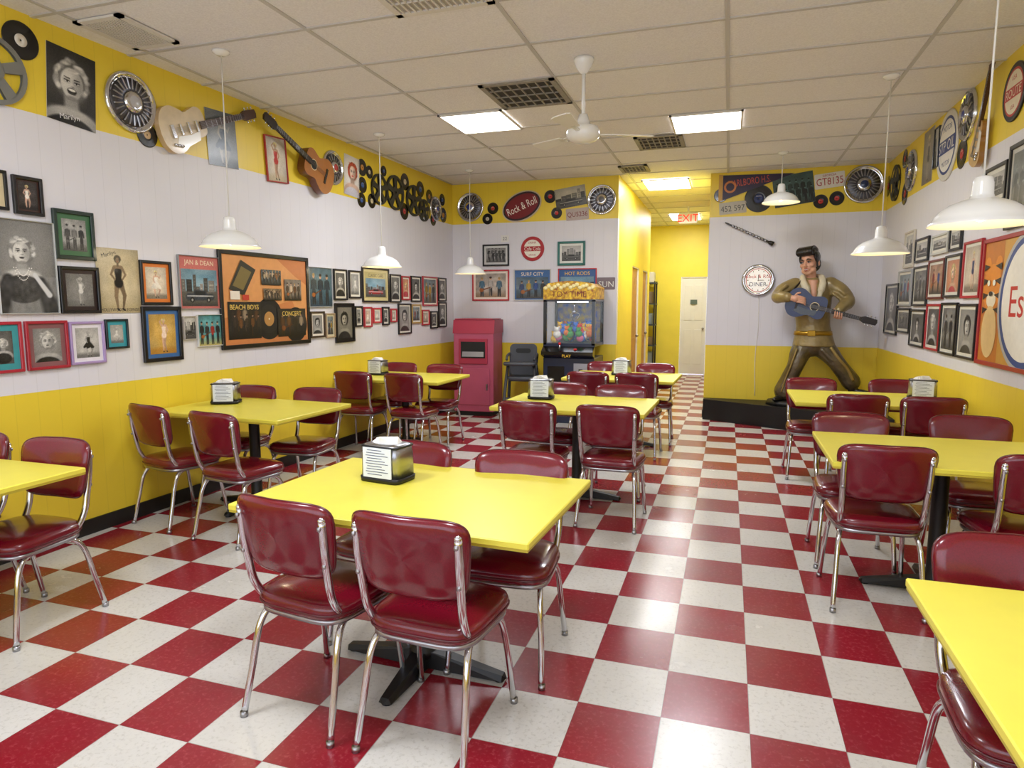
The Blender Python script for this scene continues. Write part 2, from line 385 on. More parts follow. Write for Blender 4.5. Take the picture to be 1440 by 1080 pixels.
TM=table_mesh()
for x,y,r,sx in[(-1.165,2.38,-2.5,1.055),(-1.09,4.99,-1.5,1),(-1.05,7.08,-2,1),(-3.40,1.84,0,1),(-3.33,4.02,-3,1),(-3.25,6.30,-1,1),(1.07,1.60,0,1),(1.08,3.87,0,1),(1.10,5.97,0,1)]:
    o=inst('dining_table',TM,(x,y,0),math.radians(r));o.scale=(sx,1,1)
# ---------- napkin dispenser
def disp_mesh():
    b=MB();PAP=mat('menu_card_white','dde3f2',.4);INK=mat('menu_ink','33406e',.5);NAP=mat('napkin_white','f2f0ea',.9,bump=.4,nscale=40)
    b.loft([((0,0,.002),.103,.075),((0,0,.022),.105,.077)],BLK,e=6,seg=28)
    b.loft([((0,0,.022),.1,.072),((0,0,.12),.098,.070),((0,0,.155),.092,.063),((0,0,.162),.085,.055)],CHD,e=6,seg=28)
    b.loft([((0,0,.15),.099,.071),((0,0,.157),.099,.071)],BLK,e=6,seg=28)
    for s in(-1,1):
        M=RZ(0 if s==1 else math.pi)
        b.box((0,-.075,.088),(.145,.004,.128),PAP,M)
        for k in range(10):
            b.box((-.012+.006*(k%3),-.0776,.142-.0115*k),(.075+.02*((k*7)%3),.0006,.0025),INK,M)
    for k in range(5): b.hull([(-.06+.01*k,-.03,.158),(.05,-.03,.158),(-.055,.03,.158),(.055,.03,.158),(-.045+.004*k,-.01-.006*k,.178+.004*k),(.04,.012,.176+.003*k)],NAP,TR(.004*k-.01,0,0)@RZ(.12*k-.2))
    return b.mesh('napkin_dispenser')
DM=disp_mesh()
for x,y,r in[(-1.38,2.5,-8),(-3.66,4.12,25),(-1.42,5.12,5),(-3.6,6.35,0),(-1.08,7.15,0),(1.5,6.02,-10)]: inst('napkin_dispenser',DM,(x,y,.7485),math.radians(r))
# ---------- pendant lamps
BW_=mat('bulb_warm','ffe2a8',.4,emit=4)
def lamp(x,y,zr):
    b=MB()
    b.lathe([(.2,-.004),(.2,.004),(.185,.014),(.176,.034),(.155,.062),(.12,.086),(.08,.102),(.048,.112),(.042,.128),(.04,.175),(.034,.198),(.02,.205),(0,.206)],WHT,seg=40)
    b.lathe([(.2,-.004),(.183,.008),(.168,.03),(.148,.055),(.11,.078),(.05,.098),(0,.1)],mat('lamp_inner_cream','f4ecd4',.5),seg=40)
    b.ell((0,0,.05),(.03,.03,.04),BW_,seg=12)
    b.tube([(0,0,.2),(0,0,HC-zr-.02)],.0045,WPL,6)
    b.lathe([(0,HC-zr-.03),(.03,HC-zr-.028),(.055,HC-zr-.012),(.058,HC-zr-.002),(0,HC-zr-.002)],WHT,seg=20)
    b.done('pendant_lamp',(x,y,zr))
    l=bpy.data.lights.new('bulb','POINT');l.energy=2;l.color=(1,.86,.62);l.shadow_soft_size=.04
    o=bpy.data.objects.new('pendant_bulb_light',l);S.collection.objects.link(o);o.location=(x,y,zr-.01)
for q in[(-3.29,3.82,1.9),(-3.36,6.06,1.885),(-3.16,7.98,1.9),(1.03,3.44,1.85),(1.08,5.74,1.89),(.51,8.15,2.64)]: lamp(*q)
# ceiling fan
b=MB();b.lathe([(0,0),(.07,0),(.07,-.02),(.05,-.06),(.03,-.09),(.02,-.1),(0,-.1)],WHT,seg=24);b.tube([(0,0,-.08),(0,0,-.42)],.013,WHT)
b.lathe([(0,-.36),(.03,-.37),(.045,-.42),(.05,-.44),(.1,-.455),(.115,-.48),(.115,-.52),(.09,-.545),(.05,-.56),(0,-.565)],WHT,seg=28)
for k in range(3):
    M=RZ(math.radians(25+120*k))@TR(0,0,-.50)@Matrix.Rotation(math.radians(10),4,'X')
    b.box((.17,0,0),(.14,.03,.006),WHT,M);b.prism([(.2,-.04),(.48,-.065),(.5,-.04),(.5,.04),(.48,.065),(.2,.04)],-.003,.003,WPL,M@Matrix.Rotation(math.pi/2,4,'X'))
b.done('ceiling_fan',(-1.01,4.70,HC-.002))
# ---------- wall decor
LROT=math.atan2(YB-YF,XL(YB)-XL(YF))
def place(w,u,z,off=.002):
    if w=='L': return (XL(u)+off,u,z),LROT
    if w=='R': return (1.76-off,u,z),-math.pi/2
    if w=='B': return (u,YB-off,z),0
    return (u,YE-off,z),0
def Lc(y,z):
    y1=.936*y-.158;k=4.062/(3.76+.033*y1);return k*y1,1.5+k*(z-1.5)
def Rc(y,z):
    y1=.936*y+.0716;return 1.035*y1,1.5+1.035*(z-1.5)
def cv(w,u,z): return Lc(u,z) if w=='L' else Rc(u,z) if w=='R' else (u,z)
class Art:
    def __init__(s,b,w,h,y,x0=0,z0=0): s.b=b;s.w=w;s.h=h;s.y=y;s.k=0;s.x0=x0;s.z0=z0
    def _y(s): s.k+=1;return s.y-.00045*s.k
    def X(s,a): return s.x0+(a-.5)*s.w
    def Zz(s,a): return s.z0+(a-.5)*s.h
    def R(s,a,c,d,e,col): s.b.flat([(s.X(a),s.Zz(c)),(s.X(d),s.Zz(c)),(s.X(d),s.Zz(e)),(s.X(a),s.Zz(e))],s._y(),pm(col))
    def P(s,pts,col): s.b.flat([(s.X(p[0]),s.Zz(p[1])) for p in pts],s._y(),pm(col))
    def E(s,cx,cy,rx,ry,col,rot=0,n=22): s.b.flat(circ(s.X(cx),s.Zz(cy),rx*s.w,ry*s.h,n,rot),s._y(),pm(col))
    def T(s,t,cx,cy,h,col,maxw=.9,rot=0): s.b.text(t,s.X(cx),s.Zz(cy),h*s.h,s._y(),pm(col),maxw=maxw*s.w,rot=rot)
def hx3(h): h=h.lstrip('#');return np.array([int(h[i:i+2],16)/255. for i in(0,2,4)])
class Ras:
    def __init__(s,w,h,seed,ppm=270,mx=140):
        s.n=int(max(26,min(mx,w*ppm)));s.m=int(max(26,min(190,h/w*s.n)));s.H=h/w
        xs=np.linspace(0,1,s.n);ys=np.linspace(0,1,s.m)*s.H
        s.X,s.Y=np.meshgrid(xs,ys);s.im=np.zeros((s.m,s.n,3));s.g=np.random.RandomState(seed%2**31);s.texts=[]
    def mix(s,mask,col,a=1):
        c=hx3(col) if isinstance(col,str) else np.asarray(col)
        k=(np.clip(mask,0,1)*a)[...,None];s.im=s.im*(1-k)+c*k
    def fill(s,c): s.im[:]=hx3(c) if isinstance(c,str) else c
    def ell(s,cx,cy,rx,ry,col,soft=.12,a=1,rot=0):
        dx,dy=s.X-cx,s.Y-cy
        if rot: dx,dy=dx*math.cos(rot)+dy*math.sin(rot),-dx*math.sin(rot)+dy*math.cos(rot)
        d=np.sqrt((dx/rx)**2+(dy/ry)**2);s.mix((1+soft-d)/(2*soft),col,a)
    def cap(s,x0,y0,x1,y1,r0,r1,col,a=1,soft=.25):
        vx,vy=x1-x0,y1-y0;L2=vx*vx+vy*vy+1e-9;t=np.clip(((s.X-x0)*vx+(s.Y-y0)*vy)/L2,0,1)
        d=np.hypot(s.X-x0-t*vx,s.Y-y0-t*vy)/(r0+(r1-r0)*t);s.mix((1+soft-d)/(2*soft),col,a)
    def rect(s,x0,y0,x1,y1,col,a=1): s.mix(((s.X>=x0)&(s.X<=x1)&(s.Y>=y0)&(s.Y<=y1)).astype(float),col,a)
    def noise(s,k):
        r=s.g.rand(k,k);xi=np.linspace(0,k-1,s.n);yi=np.linspace(0,k-1,s.m)
        t=np.array([np.interp(xi,np.arange(k),row) for row in r]);return np.array([np.interp(yi,np.arange(k),t[:,j]) for j in range(s.n)]).T
    def grade(s,tone=None,vig=.25,grain=.05):
        cx,cy=.5,s.H/2;d=np.sqrt(((s.X-cx)/.75)**2+((s.Y-cy)/(s.H*.75))**2);s.im*=(1-vig*np.clip(d-.3,0,1))[...,None]
        s.im+=(s.g.rand(s.m,s.n)[...,None]-.5)*grain*2
        if tone:
            l=s.im@np.array([.3,.59,.11]);t=hx3(tone);s.im=l[...,None]*t
        s.im=np.clip(s.im,0,1)
    def lin(s): c=s.im;return np.where(c<=.04045,c/12.92,((c+.055)/1.055)**2.4)
BWT='f2efe8'
def r_portrait(R,bg='4a4a4a',skin='d8d4cc',hair='e8e6e0',top='262626',lip='4a3030',tone=BWT,sc=1,cx=None,cy=None,curl=True,laugh=False,pearl=False,hairsh=.6):
    g=R.g;H=R.H;f=.215*min(1,H/1.15)*sc;cx=.5+g.uniform(-.05,.05) if cx is None else cx;cy=(.60 if cy is None else cy)*H
    R.fill(bg);R.mix(R.noise(5),'ffffff',.16);R.ell(cx-.1,cy+.1,.6,.6,'ffffff',.9,.16)
    hc=hx3(hair);sk=hx3(skin)
    R.ell(cx,cy+.12*f,1.22*f,1.3*f,hc*hairsh,.12)
    R.ell(cx,cy-2.95*f,2.25*f,1.3*f,sk*.86,.06);R.cap(cx-.02,cy-.6*f,cx,cy-1.9*f,.46*f,.55*f,sk*.74)
    R.ell(cx,cy-2.0*f,1.35*f,.34*f,sk*.95,.4,.8)
    R.ell(cx-.1*f,cy-3.55*f,2.0*f,1.35*f,top,.05);R.ell(cx+.5*f,cy-3.2*f,1.0*f,.9*f,'ffffff',.7,.07)
    R.ell(cx,cy,.80*f,1.02*f,sk,.07);R.ell(cx,cy-.5*f,.55*f,.56*f,sk,.08)
    R.ell(cx+.58*f,cy-.1*f,.38*f,.95*f,sk*.55,.8,.55);R.ell(cx-.3*f,cy+.35*f,.4*f,.35*f,'ffffff',.9,.35);R.ell(cx-.38*f,cy-.22*f,.25*f,.2*f,'ffffff',.9,.3)
    R.ell(cx,cy-.97*f,.4*f,.14*f,sk*.45,.5,.6)
    for q in(-1,1):
        ex=cx+q*.33*f;R.ell(ex,cy+.13*f,.23*f,.15*f,sk*.6,.7,.6);R.ell(ex,cy+.08*f,.15*f,.05*f,'f4f2ee',.3);R.ell(ex,cy+.08*f,.065*f,.06*f,'141010',.2)
        R.cap(ex-q*.16*f,cy+.13*f,ex+q*.2*f,cy+.15*f,.03*f,.035*f,'181212',.95);R.cap(ex-q*.16*f,cy+.3*f,ex+q*.22*f,cy+.33*f,.045*f,.025*f,'2a201c',.85)
    R.ell(cx+.06*f,cy-.22*f,.12*f,.06*f,sk*.5,.6,.7);R.ell(cx-.02*f,cy-.05*f,.06*f,.2*f,'ffffff',.8,.3)
    if laugh: R.ell(cx,cy-.5*f,.33*f,.2*f,'1c1214',.15);R.ell(cx,cy-.43*f,.27*f,.09*f,'fafafa',.2);R.ell(cx,cy-.66*f,.25*f,.07*f,lip,.3)
    else: R.ell(cx,cy-.49*f,.25*f,.055*f,lip,.25);R.ell(cx,cy-.56*f,.19*f,.06*f,lip,.3);R.ell(cx,cy-.52*f,.2*f,.012*f,'100808',.5,.6)
    n=30 if curl else 12
    for i in range(n):
        a=math.radians((-30 if curl else 10)+ (240 if curl else 160)*i/(n-1));r=f*g.uniform(1.0,1.28);k=g.uniform(hairsh-.05,1.1)
        R.ell(cx+r*math.cos(a)*.95,cy+.18*f+r*math.sin(a)*1.02,f*g.uniform(.14,.28),f*g.uniform(.1,.2),np.clip(hc*k,0,1),.45,.9,rot=a+math.pi/2)
    for i in range(10): R.ell(cx+g.uniform(-.75,.6)*f,cy+g.uniform(.82,1.25)*f,.3*f,.09*f,np.clip(hc*g.uniform(.7,1.25),0,1),.5,.8,rot=g.uniform(-.5,.5))
    if pearl:
        for ro in(0,.22):
            for i in range(15):
                t=(i/14-.5)*2;R.ell(cx+t*(.62+ro)*f,cy-1.5*f-(1-t*t)*(.75+ro*2)*f,.055*f,.055*f,'fafafa',.3)
    R.grade(tone)
def r_figure(R,bg='b8b0a0',skin='d8b098',hair='e8d890',dress='efe8dc',floor='8a8070',tone=None,pose=None):
    g=R.g;H=R.H;R.fill(bg);R.mix(R.noise(6),'ffffff',.2);R.mix(R.noise(9),'000000',.12);R.ell(.5,0,.9,.16*H,floor,.3,.9)
    h=H*.9;x=.5+g.uniform(-.05,.05);u=h/1.0;p=g.randint(3) if pose is None else pose;sk=hx3(skin)
    Y=lambda a:.04*H+a*u
    kx=(.05,.09,-.05)[p]*u
    R.cap(x-.03*u,Y(.48),x-.05*u-kx*.3,Y(.25),.055*u,.035*u,sk);R.cap(x-.05*u-kx*.3,Y(.25),x-.045*u,Y(.03),.036*u,.016*u,sk)
    R.cap(x+.03*u,Y(.48),x+.05*u+kx,Y(.26),.055*u,.035*u,sk*.85);R.cap(x+.05*u+kx,Y(.26),x+.06*u,Y(.03),.036*u,.016*u,sk*.85)
    for q in(-.045,.06): R.cap(x+q*u,Y(.02),x+q*u+.03*u,Y(.0),.018*u,.012*u,'1a1414')
    d=hx3(dress)
    if p==1:
        for i in range(7): R.cap(x,Y(.55),x+(-.17+.057*i)*u,Y(.36+.03*math.sin(i*2.)),.05*u,.045*u,d*g.uniform(.8,1))
    R.ell(x,Y(.48),.085*u,.09*u,d,.15);R.cap(x,Y(.54),x,Y(.68),.052*u,.072*u,d)
    R.ell(x-.03*u,Y(.69),.035*u,.035*u,'ffffff',.6,.2);R.cap(x-.05*u,Y(.75),x+.05*u,Y(.75),.03*u,.03*u,sk)
    if p==0: A=[(-.075,.75,-.14,.62,-.07,.53),(.075,.75,.14,.62,.075,.53)]
    elif p==1: A=[(-.075,.75,-.12,.62,-.05,.52),(.075,.75,.15,.68,.2,.78)]
    else: A=[(-.075,.75,-.13,.86,-.05,.93),(.075,.75,.13,.62,.07,.52)]
    for a in A: R.cap(x+a[0]*u,Y(a[1]),x+a[2]*u,Y(a[3]),.024*u,.02*u,sk*.95);R.cap(x+a[2]*u,Y(a[3]),x+a[4]*u,Y(a[5]),.02*u,.014*u,sk*.95)
    R.cap(x,Y(.77),x,Y(.82),.02*u,.02*u,sk*.8);R.ell(x,Y(.88),.062*u,.066*u,hx3(hair)*.8,.15);R.ell(x,Y(.865),.038*u,.05*u,sk,.15)
    for i in range(8): R.ell(x+.05*u*math.cos(i*.45-.1),Y(.885)+.052*u*math.sin(i*.45-.1),.02*u,.018*u,np.clip(hx3(hair)*g.uniform(.8,1.15),0,1),.4)
    for q in(-1,1): R.ell(x+q*.014*u,Y(.872),.007*u,.004*u,'201818',.4)
    R.ell(x,Y(.842),.011*u,.005*u,'a02828',.4);R.grade(tone,.3)
def r_group(R,n=4,bg='7f9098',cols=('a83028','2a4a88','c8a030','303030'),ground='55504a',tone=None,skin='d8a880'):
    g=R.g;H=R.H;R.fill(bg);R.mix(R.noise(5),'ffffff',.25);R.mix(R.noise(10),'101010',.3);R.mix(1-(R.Y/(.3*H)),ground,1)
    for row in range(2 if n>4 else 1):
        for i in range(n):
            x=(i+.75+.3*(row%2))/(n+.5);s=min(.9/n,.32*H)*(1 if row==0 or n<5 else .85);yb=.06*H+(.14*H if (n>4 and row==0) else 0)+g.uniform(-.01,.02);c=hx3(cols[g.randint(len(cols))])*g.uniform(.7,1.1)
            hh=min(.78*H,s*3.2);c=np.clip(c,0,1)
            for q in(-1,1): R.cap(x+q*s*.14,yb,x+q*s*.1,yb+hh*.42,s*.09,s*.13,'26262a' if g.rand()<.6 else c*.6)
            R.cap(x,yb+hh*.45,x,yb+hh*.72,s*.2,s*.27,c)
            for q in(-1,1): R.cap(x+q*s*.26,yb+hh*.74,x+q*s*.34,yb+hh*.5,s*.1,s*.08,c*.85)
            R.ell(x,yb+hh*.9,s*.15,s*.19,skin,.2);R.ell(x,yb+hh*.95,s*.17,s*.13,'2a1c14' if g.rand()<.7 else 'a88a50',.25);R.ell(x+.04*s,yb+hh*.87,s*.05,s*.02,'7a3030',.5)
    if n<5 and n>1: R.cap(.2,.3*H,.5,.42*H,.02,.012,'6a3a1c');R.ell(.2,.3*H,.07,.06,'a8602c',.2)
    R.grade(tone,.3)
def r_scene(R,tone=BWT,sky='c0c8cc',car='8a2028'):
    g=R.g;H=R.H;R.fill(sky);R.mix(R.noise(6),'ffffff',.4);R.mix((.42*H-R.Y)*40,'6a665e')
    x=0
    while x<1:
        w=g.uniform(.08,.2);t=g.uniform(.5,.85)*H;c=g.uniform(.2,.6);R.rect(x,.38*H,x+w,t,(c,c*.97,c*.93))
        for yy in np.arange(.46*H,t-.05,.07): R.rect(x+.02,yy,x+w-.03,yy+.03,(c*1.5,c*1.5,c*1.4),.6)
        x+=w+g.uniform(0,.04)
    y=.24*H;s=min(1,H/1.0)
    R.cap(.18,y,.82,y,.10*s,.09*s,car);R.cap(.38,y+.11*s,.62,y+.11*s,.08*s,.07*s,np.clip(hx3(car)*.8,0,1));R.cap(.4,y+.115*s,.6,y+.115*s,.05*s,.045*s,'202428')
    R.cap(.14,y+.03*s,.86,y+.03*s,.012,.012,'f0f0f0',.7)
    for q in(.27,.73): R.ell(q,y-.08*s,.075*s,.075*s,'101010',.1);R.ell(q,y-.08*s,.035*s,.035*s,'c0c0c0',.2)
    R.ell(.5,0,.7,.08*H,'1a1a1a',.6,.4);R.grade(tone,.3)
def r_album(R,bg='b84048',text='SURF',fg='f0e0c0',car='b02020',kind=0):
    H=R.H;R.fill(bg);R2=Ras(1,.78*H,R.g.randint(9999),ppm=R.n)
    if kind==0: r_scene(R2,None,'6a98b0',car)
    else: r_group(R2,4,bg='4a6a80')
    y1=int(R.m*.76);xa,xb=int(R.n*.05),int(R.n*.95);ya=int(R.m*.05)
    ys=np.linspace(0,R2.m-1,y1-ya).astype(int);xs=np.linspace(0,R2.n-1,xb-xa).astype(int);R.im[ya:y1,xa:xb]=R2.im[np.ix_(ys,xs)]
    R.texts.append((text,.5,.87,.12,fg,.85,0));R.grade(None,.15,.03)
def r_lady(R):
    r_portrait(R,bg='7c7c7c',hair='f4f4f4',top='2a2a2a',sc=.84,cx=.42,cy=.66,pearl=True,skin='e0e0e0',hairsh=.5)
    H=R.H;R.cap(.0,.05*H,.16,.36*H,.16,.1,'202020');R.cap(.9,.0,.72,.34*H,.17,.1,'262626');R.mix(R.noise(22)*(R.Y<.4*H),'cfcfcf',.25);R.cap(.62,.42*H,.86,.2*H,.035,.05,'d4d4d4')
def r_laugh(R): r_portrait(R,bg='141414',hair='e6e6e6',top='141414',sc=1.35,cx=.5,cy=.56,laugh=True,skin='dcdcdc',hairsh=.45);R.texts.append(('Marilyn',.45,.09,.09,'e8e8e8',.6,.15))
def r_signed(R): r_figure(R,bg='d9c79c',skin='8a7458',hair='4a4030',dress='16120f',floor='c8b68c',pose=0);R.texts+= [('HOLLYWOOD LEGENDS',.5,.05,.05,'1a1a1a',.9,0),('Marilyn',.3,.9,.08,'2a2a2a',.5,.3)]
def r_lucy(R): r_portrait(R,bg='efe9e2',skin='f2cdb8',hair='d8502a',top='d8d4e0',lip='c02020',tone=None,sc=1.15)
def a_bigorange(A):
    A.R(0,0,1,1,'dd9a5c');A.P([(0,0),(1,0),(.8,.5),(.5,.42),(0,.3)],'cc8048');A.P([(.62,1),(1,1),(1,.7),(.85,.8)],'c87a44')
    def rec(cx,cy,r):
        A.E(cx,cy,r,r*A.w/A.h,'121212',n=36);A.E(cx,cy,r*.7,r*.7*A.w/A.h,'1e1c1b',n=30);A.E(cx,cy,r*.35,r*.35*A.w/A.h,'b8884a');A.E(cx,cy,r*.05,r*.05*A.w/A.h,'e8d8b8')
    rec(.5,.28,.17);rec(.84,.2,.15)
    def ph(x0,y0,x1,y1,c,t=None,seed=1,n=5):
        R=Ras((x1-x0)*A.w,(y1-y0)*A.h,seed);r_group(R,n,bg=c,cols=('c8b090','4a3c30','8a5a30'),ground='1a1612',skin='d8b090')
        if seed%2: R.im*=.75
        A.b.grid((x1-x0)*A.w,(y1-y0)*A.h,A._y(),R.lin(),photomat(),(A.X(x0)+A.X(x1))/2,(A.Zz(y0)+A.Zz(y1))/2)
        if t: A.T(t,(x0+x1)/2,y1-.06,.055,'e8c860',maxw=(x1-x0)*.9)
    ph(.04,.06,.4,.48,'2c2620','BEACH BOYS',3,5);ph(.6,.06,.97,.4,'302a24','CONCERT',5,4)
    A.P([(.06,.62),(.22,.55),(.36,.85),(.2,.95)],'2c2a22');A.P([(.1,.66),(.21,.61),(.31,.82),(.2,.88)],'7a6a3a')
    ph(.42,.68,.66,.86,'506068',None,8,6);ph(.7,.5,.92,.76,'8a7a6c',None,10,4);ph(.44,.5,.66,.64,'8a7050',None,12,6)
    A.R(.07,.505,.17,.6,'efe6d8');A.R(.2,.5,.27,.56,'c8402c')
def a_esso(A):
    A.R(0,0,1,1,'d8a24a');A.R(0,0,.28,1,'c8782c')
    for (x,y,rx,ry,c) in((.14,.62,.13,.2,'e08a28'),(.06,.8,.05,.08,'e08a28'),(.22,.8,.05,.08,'e08a28'),(.14,.52,.07,.07,'f4e8d0'),(.14,.25,.11,.22,'e8c890')): A.E(x,y,rx,ry,c)
    for i in range(4): A.P([(.02,.4+.12*i),(.1,.44+.12*i),(.02,.46+.12*i)],'2a1a10');A.P([(.27,.4+.12*i),(.18,.44+.12*i),(.27,.46+.12*i)],'2a1a10')
    A.E(.1,.66,.02,.025,'f8f8e8');A.E(.18,.66,.02,.025,'f8f8e8');A.E(.14,.57,.025,.02,'202020')
    r=.36;k=A.w/A.h;A.E(.62,.5,r,r*k,'b8b8b8',n=48);A.E(.62,.5,r*.93,r*.93*k,'2b4a90',n=48);A.E(.62,.5,r*.84,r*.84*k,'f2efe6',n=48);A.T('Esso',.62,.5,.24,'c81e1e',.58)
NSEED=[11]
def frame(w,u0,u1,z0,z1,fc=None,fwid=.018,mc=None,mw=.03,art=r_scene,kw={},name=None,tilt=0,vec=False,ppm=270):
    a,za=cv(w,u0,z0);c,zb=cv(w,u1,z1)
    if w in 'LR':
        near=u0 if u0<u1 else u1
        _,za=cv(w,near,z0);_,zb=cv(w,near,z1)
    wd=abs(c-a);h=zb-za;b=MB();d=.022 if fc else .004
    if fc:
        m=mat('frame_'+fc,fc,.35,coat=.2)
        for s_ in(-1,1):
            b.box((s_*(wd/2-fwid/2),-d/2,0),(fwid,d,h),m,bev=.003);b.box((0,-d/2,s_*(h/2-fwid/2)),(wd-fwid,d,fwid),m,bev=.003)
        b.box((0,-.005,0),(wd-fwid,.008,h-fwid),BLK);y=-.0095;iw,ih=wd-2*fwid,h-2*fwid
    else: b.box((0,-.002,0),(wd,.004,h),pm('c8c4bc'));y=-.0042;iw,ih=wd,h
    if mc: b.flat([(-iw/2,-ih/2),(iw/2,-ih/2),(iw/2,ih/2),(-iw/2,ih/2)],y,pm(mc));iw-=2*mw;ih-=2*mw;y-=.0005
    if vec: art(Art(b,iw,ih,y),**kw)
    else:
        NSEED[0]+=37;R=Ras(iw,ih,NSEED[0],ppm=ppm);art(R,**kw);b.grid(iw,ih,y,R.lin(),photomat());A=Art(b,iw,ih,y)
        for (t,cx,cy,hh,col,mxw,rt) in R.texts: A.T(t,cx,cy,hh,col,mxw,rt)
    loc,rz=place(w,(a+c)/2,(za+zb)/2);o=b.done(name or ('picture_frame' if fc else 'poster'),loc,rz)
    if tilt: o.matrix_world=Matrix.Translation(loc)@RZ(rz)@RY(math.radians(tilt))
    return o
P_=r_portrait;G_=r_group;F_=r_figure;A_=r_album;H_=r_scene
DK=dict(hair='2a2420',curl=False,hairsh=.7,skin='d0ccc4');MAN=dict(hair='1c1816',curl=False,skin='c8c2ba',top='303234',bg='8a8a88')
COLB=dict(tone=None,bg='c87a50',skin='e8bc98',hair='ecd48a',top='c04048',lip='c02828')
# left wall
frame('L',2.82,3.01,2.01,2.22,'0c0c0c',mc='d8c8a0',art=P_)
frame('L',3.04,3.22,2.00,2.21,'120e0e',.02,mc='3a2018',mw=.012,art=F_,kw=dict(bg='2c2420',floor='1c1614'))
frame('L',2.91,3.27,1.45,1.97,'b8b8b4',.006,art=r_lady,ppm=380)
frame('L',3.27,3.55,1.77,2.06,'12281c',.025,mc='3c6a44',mw=.03,art=G_,kw=dict(n=3,tone=BWT,bg='c8c8c8'))
frame('L',3.28,3.56,1.45,1.73,'101010',.02,mc='2a1a1a',mw=.025,art=F_,kw=dict(tone=BWT,bg='8a8a8a',dress='e8e8e8'))
frame('L',3.55,3.89,1.45,1.86,art=r_signed,ppm=330)
frame('L',3.89,4.17,1.50,1.80,'0e0e10',.02,mc='d8782a',mw=.025,art=F_,kw=dict(bg='e8d8c0',pose=1))
frame('L',4.24,4.67,1.47,1.86,'8a8a8a',.006,art=A_,kw=dict(bg='d0756e',text='JAN & DEAN',car='38404a'))
frame('L',4.66,5.89,1.15,1.93,'0e0d0c',.035,art=a_bigorange,vec=True)
frame('L',5.89,6.31,1.48,1.86,'c8c8c8',.006,art=G_,kw=dict(bg='406878',ground='284050',n=3,cols=('2a3a48','50606a')))
frame('L',6.34,6.60,1.55,1.86,'101010',.018,mc='e8e4d8',mw=.022,art=P_)
frame('L',6.64,6.89,1.57,1.86,'161010',.018,mc='e8e4d8',mw=.022,art=F_,kw=dict(tone=BWT))
frame('L',2.80,3.02,1.13,1.41,'b02838',.018,mc='3f9aa0',mw=.035,art=P_)
frame('L',3.04,3.31,1.13,1.41,'a82434',.018,mc='8a5a5c',mw=.028,art=P_,kw=dict(bg='8a8a8a',sc=1.15))
frame('L',3.32,3.57,1.14,1.40,'a890c0',.016,mc='e8e4ea',mw=.025,art=F_,kw=dict(tone=BWT,bg='dcdcdc',dress='202020'))
frame('L',3.58,3.76,1.22,1.41,'101c20',.014,mc='3a9aa8',mw=.025,art=F_,kw=dict(tone=BWT,bg='c8c8c8'))
frame('L',3.88,4.24,1.11,1.49,'0c0c10',.028,mc='3a66a0',mw=.028,art=F_,kw=dict(bg='dcae50',floor='c89038',pose=2,dress='f0d8c8'))
frame('L',4.26,4.39,1.25,1.42,'c8c0b8',.004,art=H_)
frame('L',4.40,4.67,1.19,1.43,'d8d8d8',.005,art=G_,kw=dict(bg='50a8b0',ground='d8c070',n=4))
frame('L',5.90,6.15,1.19,1.44,'3a2a18',.018,mc='e8e0d0',mw=.02,art=P_,kw=MAN)
frame('L',6.17,6.34,1.18,1.42,'b8a080',.012,mc='d8d0b0',mw=.02,art=G_,kw=dict(n=2))
frame('L',6.35,6.73,1.12,1.52,'100c0c',.02,mc='1c1c1c',mw=.025,art=P_,kw=MAN)
frame('L',6.92,7.55,1.53,1.91,'1c1814',.02,mc='d8c890',mw=.03,art=A_,kw=dict(bg='c8b878',text='CLASSIC CARS',fg='3a2a1a'))
for (a,c,z0,z1,fc,ar,kw) in [(7.58,7.86,1.53,1.86,'181410',P_,{}),(7.89,8.12,1.56,1.85,'b02830',P_,COLB),(8.15,8.45,1.54,1.86,'0e0e0e',P_,DK),(8.50,8.98,1.49,1.87,'a8303a',G_,dict(n=3)),(9.02,9.30,1.55,1.87,'181818',P_,{}),
 (6.75,6.91,1.27,1.49,'181818',P_,MAN),(6.94,7.12,1.26,1.48,'b03038',F_,dict(bg='d8b8a8')),(7.15,7.34,1.30,1.47,'c03a40',F_,dict(bg='d8d8d0')),(7.37,7.54,1.27,1.48,'181818',P_,{}),(7.58,7.74,1.30,1.46,'b0303a',F_,{}),(7.78,8.14,1.15,1.52,'141010',P_,MAN),(8.16,8.44,1.27,1.51,'b09050',G_,dict(n=2)),(8.47,8.70,1.24,1.44,'b02c34',F_,{}),(8.74,8.98,1.19,1.42,'141414',P_,DK),(9.02,9.30,1.20,1.54,'181414',P_,{})]:
    frame('L',a,c,z0,z1,fc,.018,mc='e4e0d4',mw=.02,art=ar,kw=kw)
def at(b,name,w,u,z,tilt=0,off=.002,raw=False):
    if not raw: u,z=cv(w,u,z)
    loc,rz=place(w,u,z,off);o=b.done(name,loc,rz)
    if tilt: o.matrix_world=Matrix.Translation(loc)@RZ(rz)@RY(math.radians(tilt))
    return o
RB=mat('vinyl_record_black','08080a',.22,coat=.5)
def record(w,u,z,r,lab='b83028',raw=False):
    b=MB();k=r*.34
    b.lathe([(0,0),(r,0),(r,.003),(r*.97,.0045)]+[(r*(.95-.06*i*.5),.0045-(.0012 if i%2 else 0)) for i in range(18)]+[(k,.0035)],RB,RX,40)
    b.lathe([(k,.0035),(k,.0046),(r*.06,.0046),(r*.06,.001)],pm(lab),RX,28);b.text('RECORD',0,r*.18,r*.07,-.0052,pm('f0e8d8'))
    at(b,'vinyl_record',w,u,z,raw=raw)
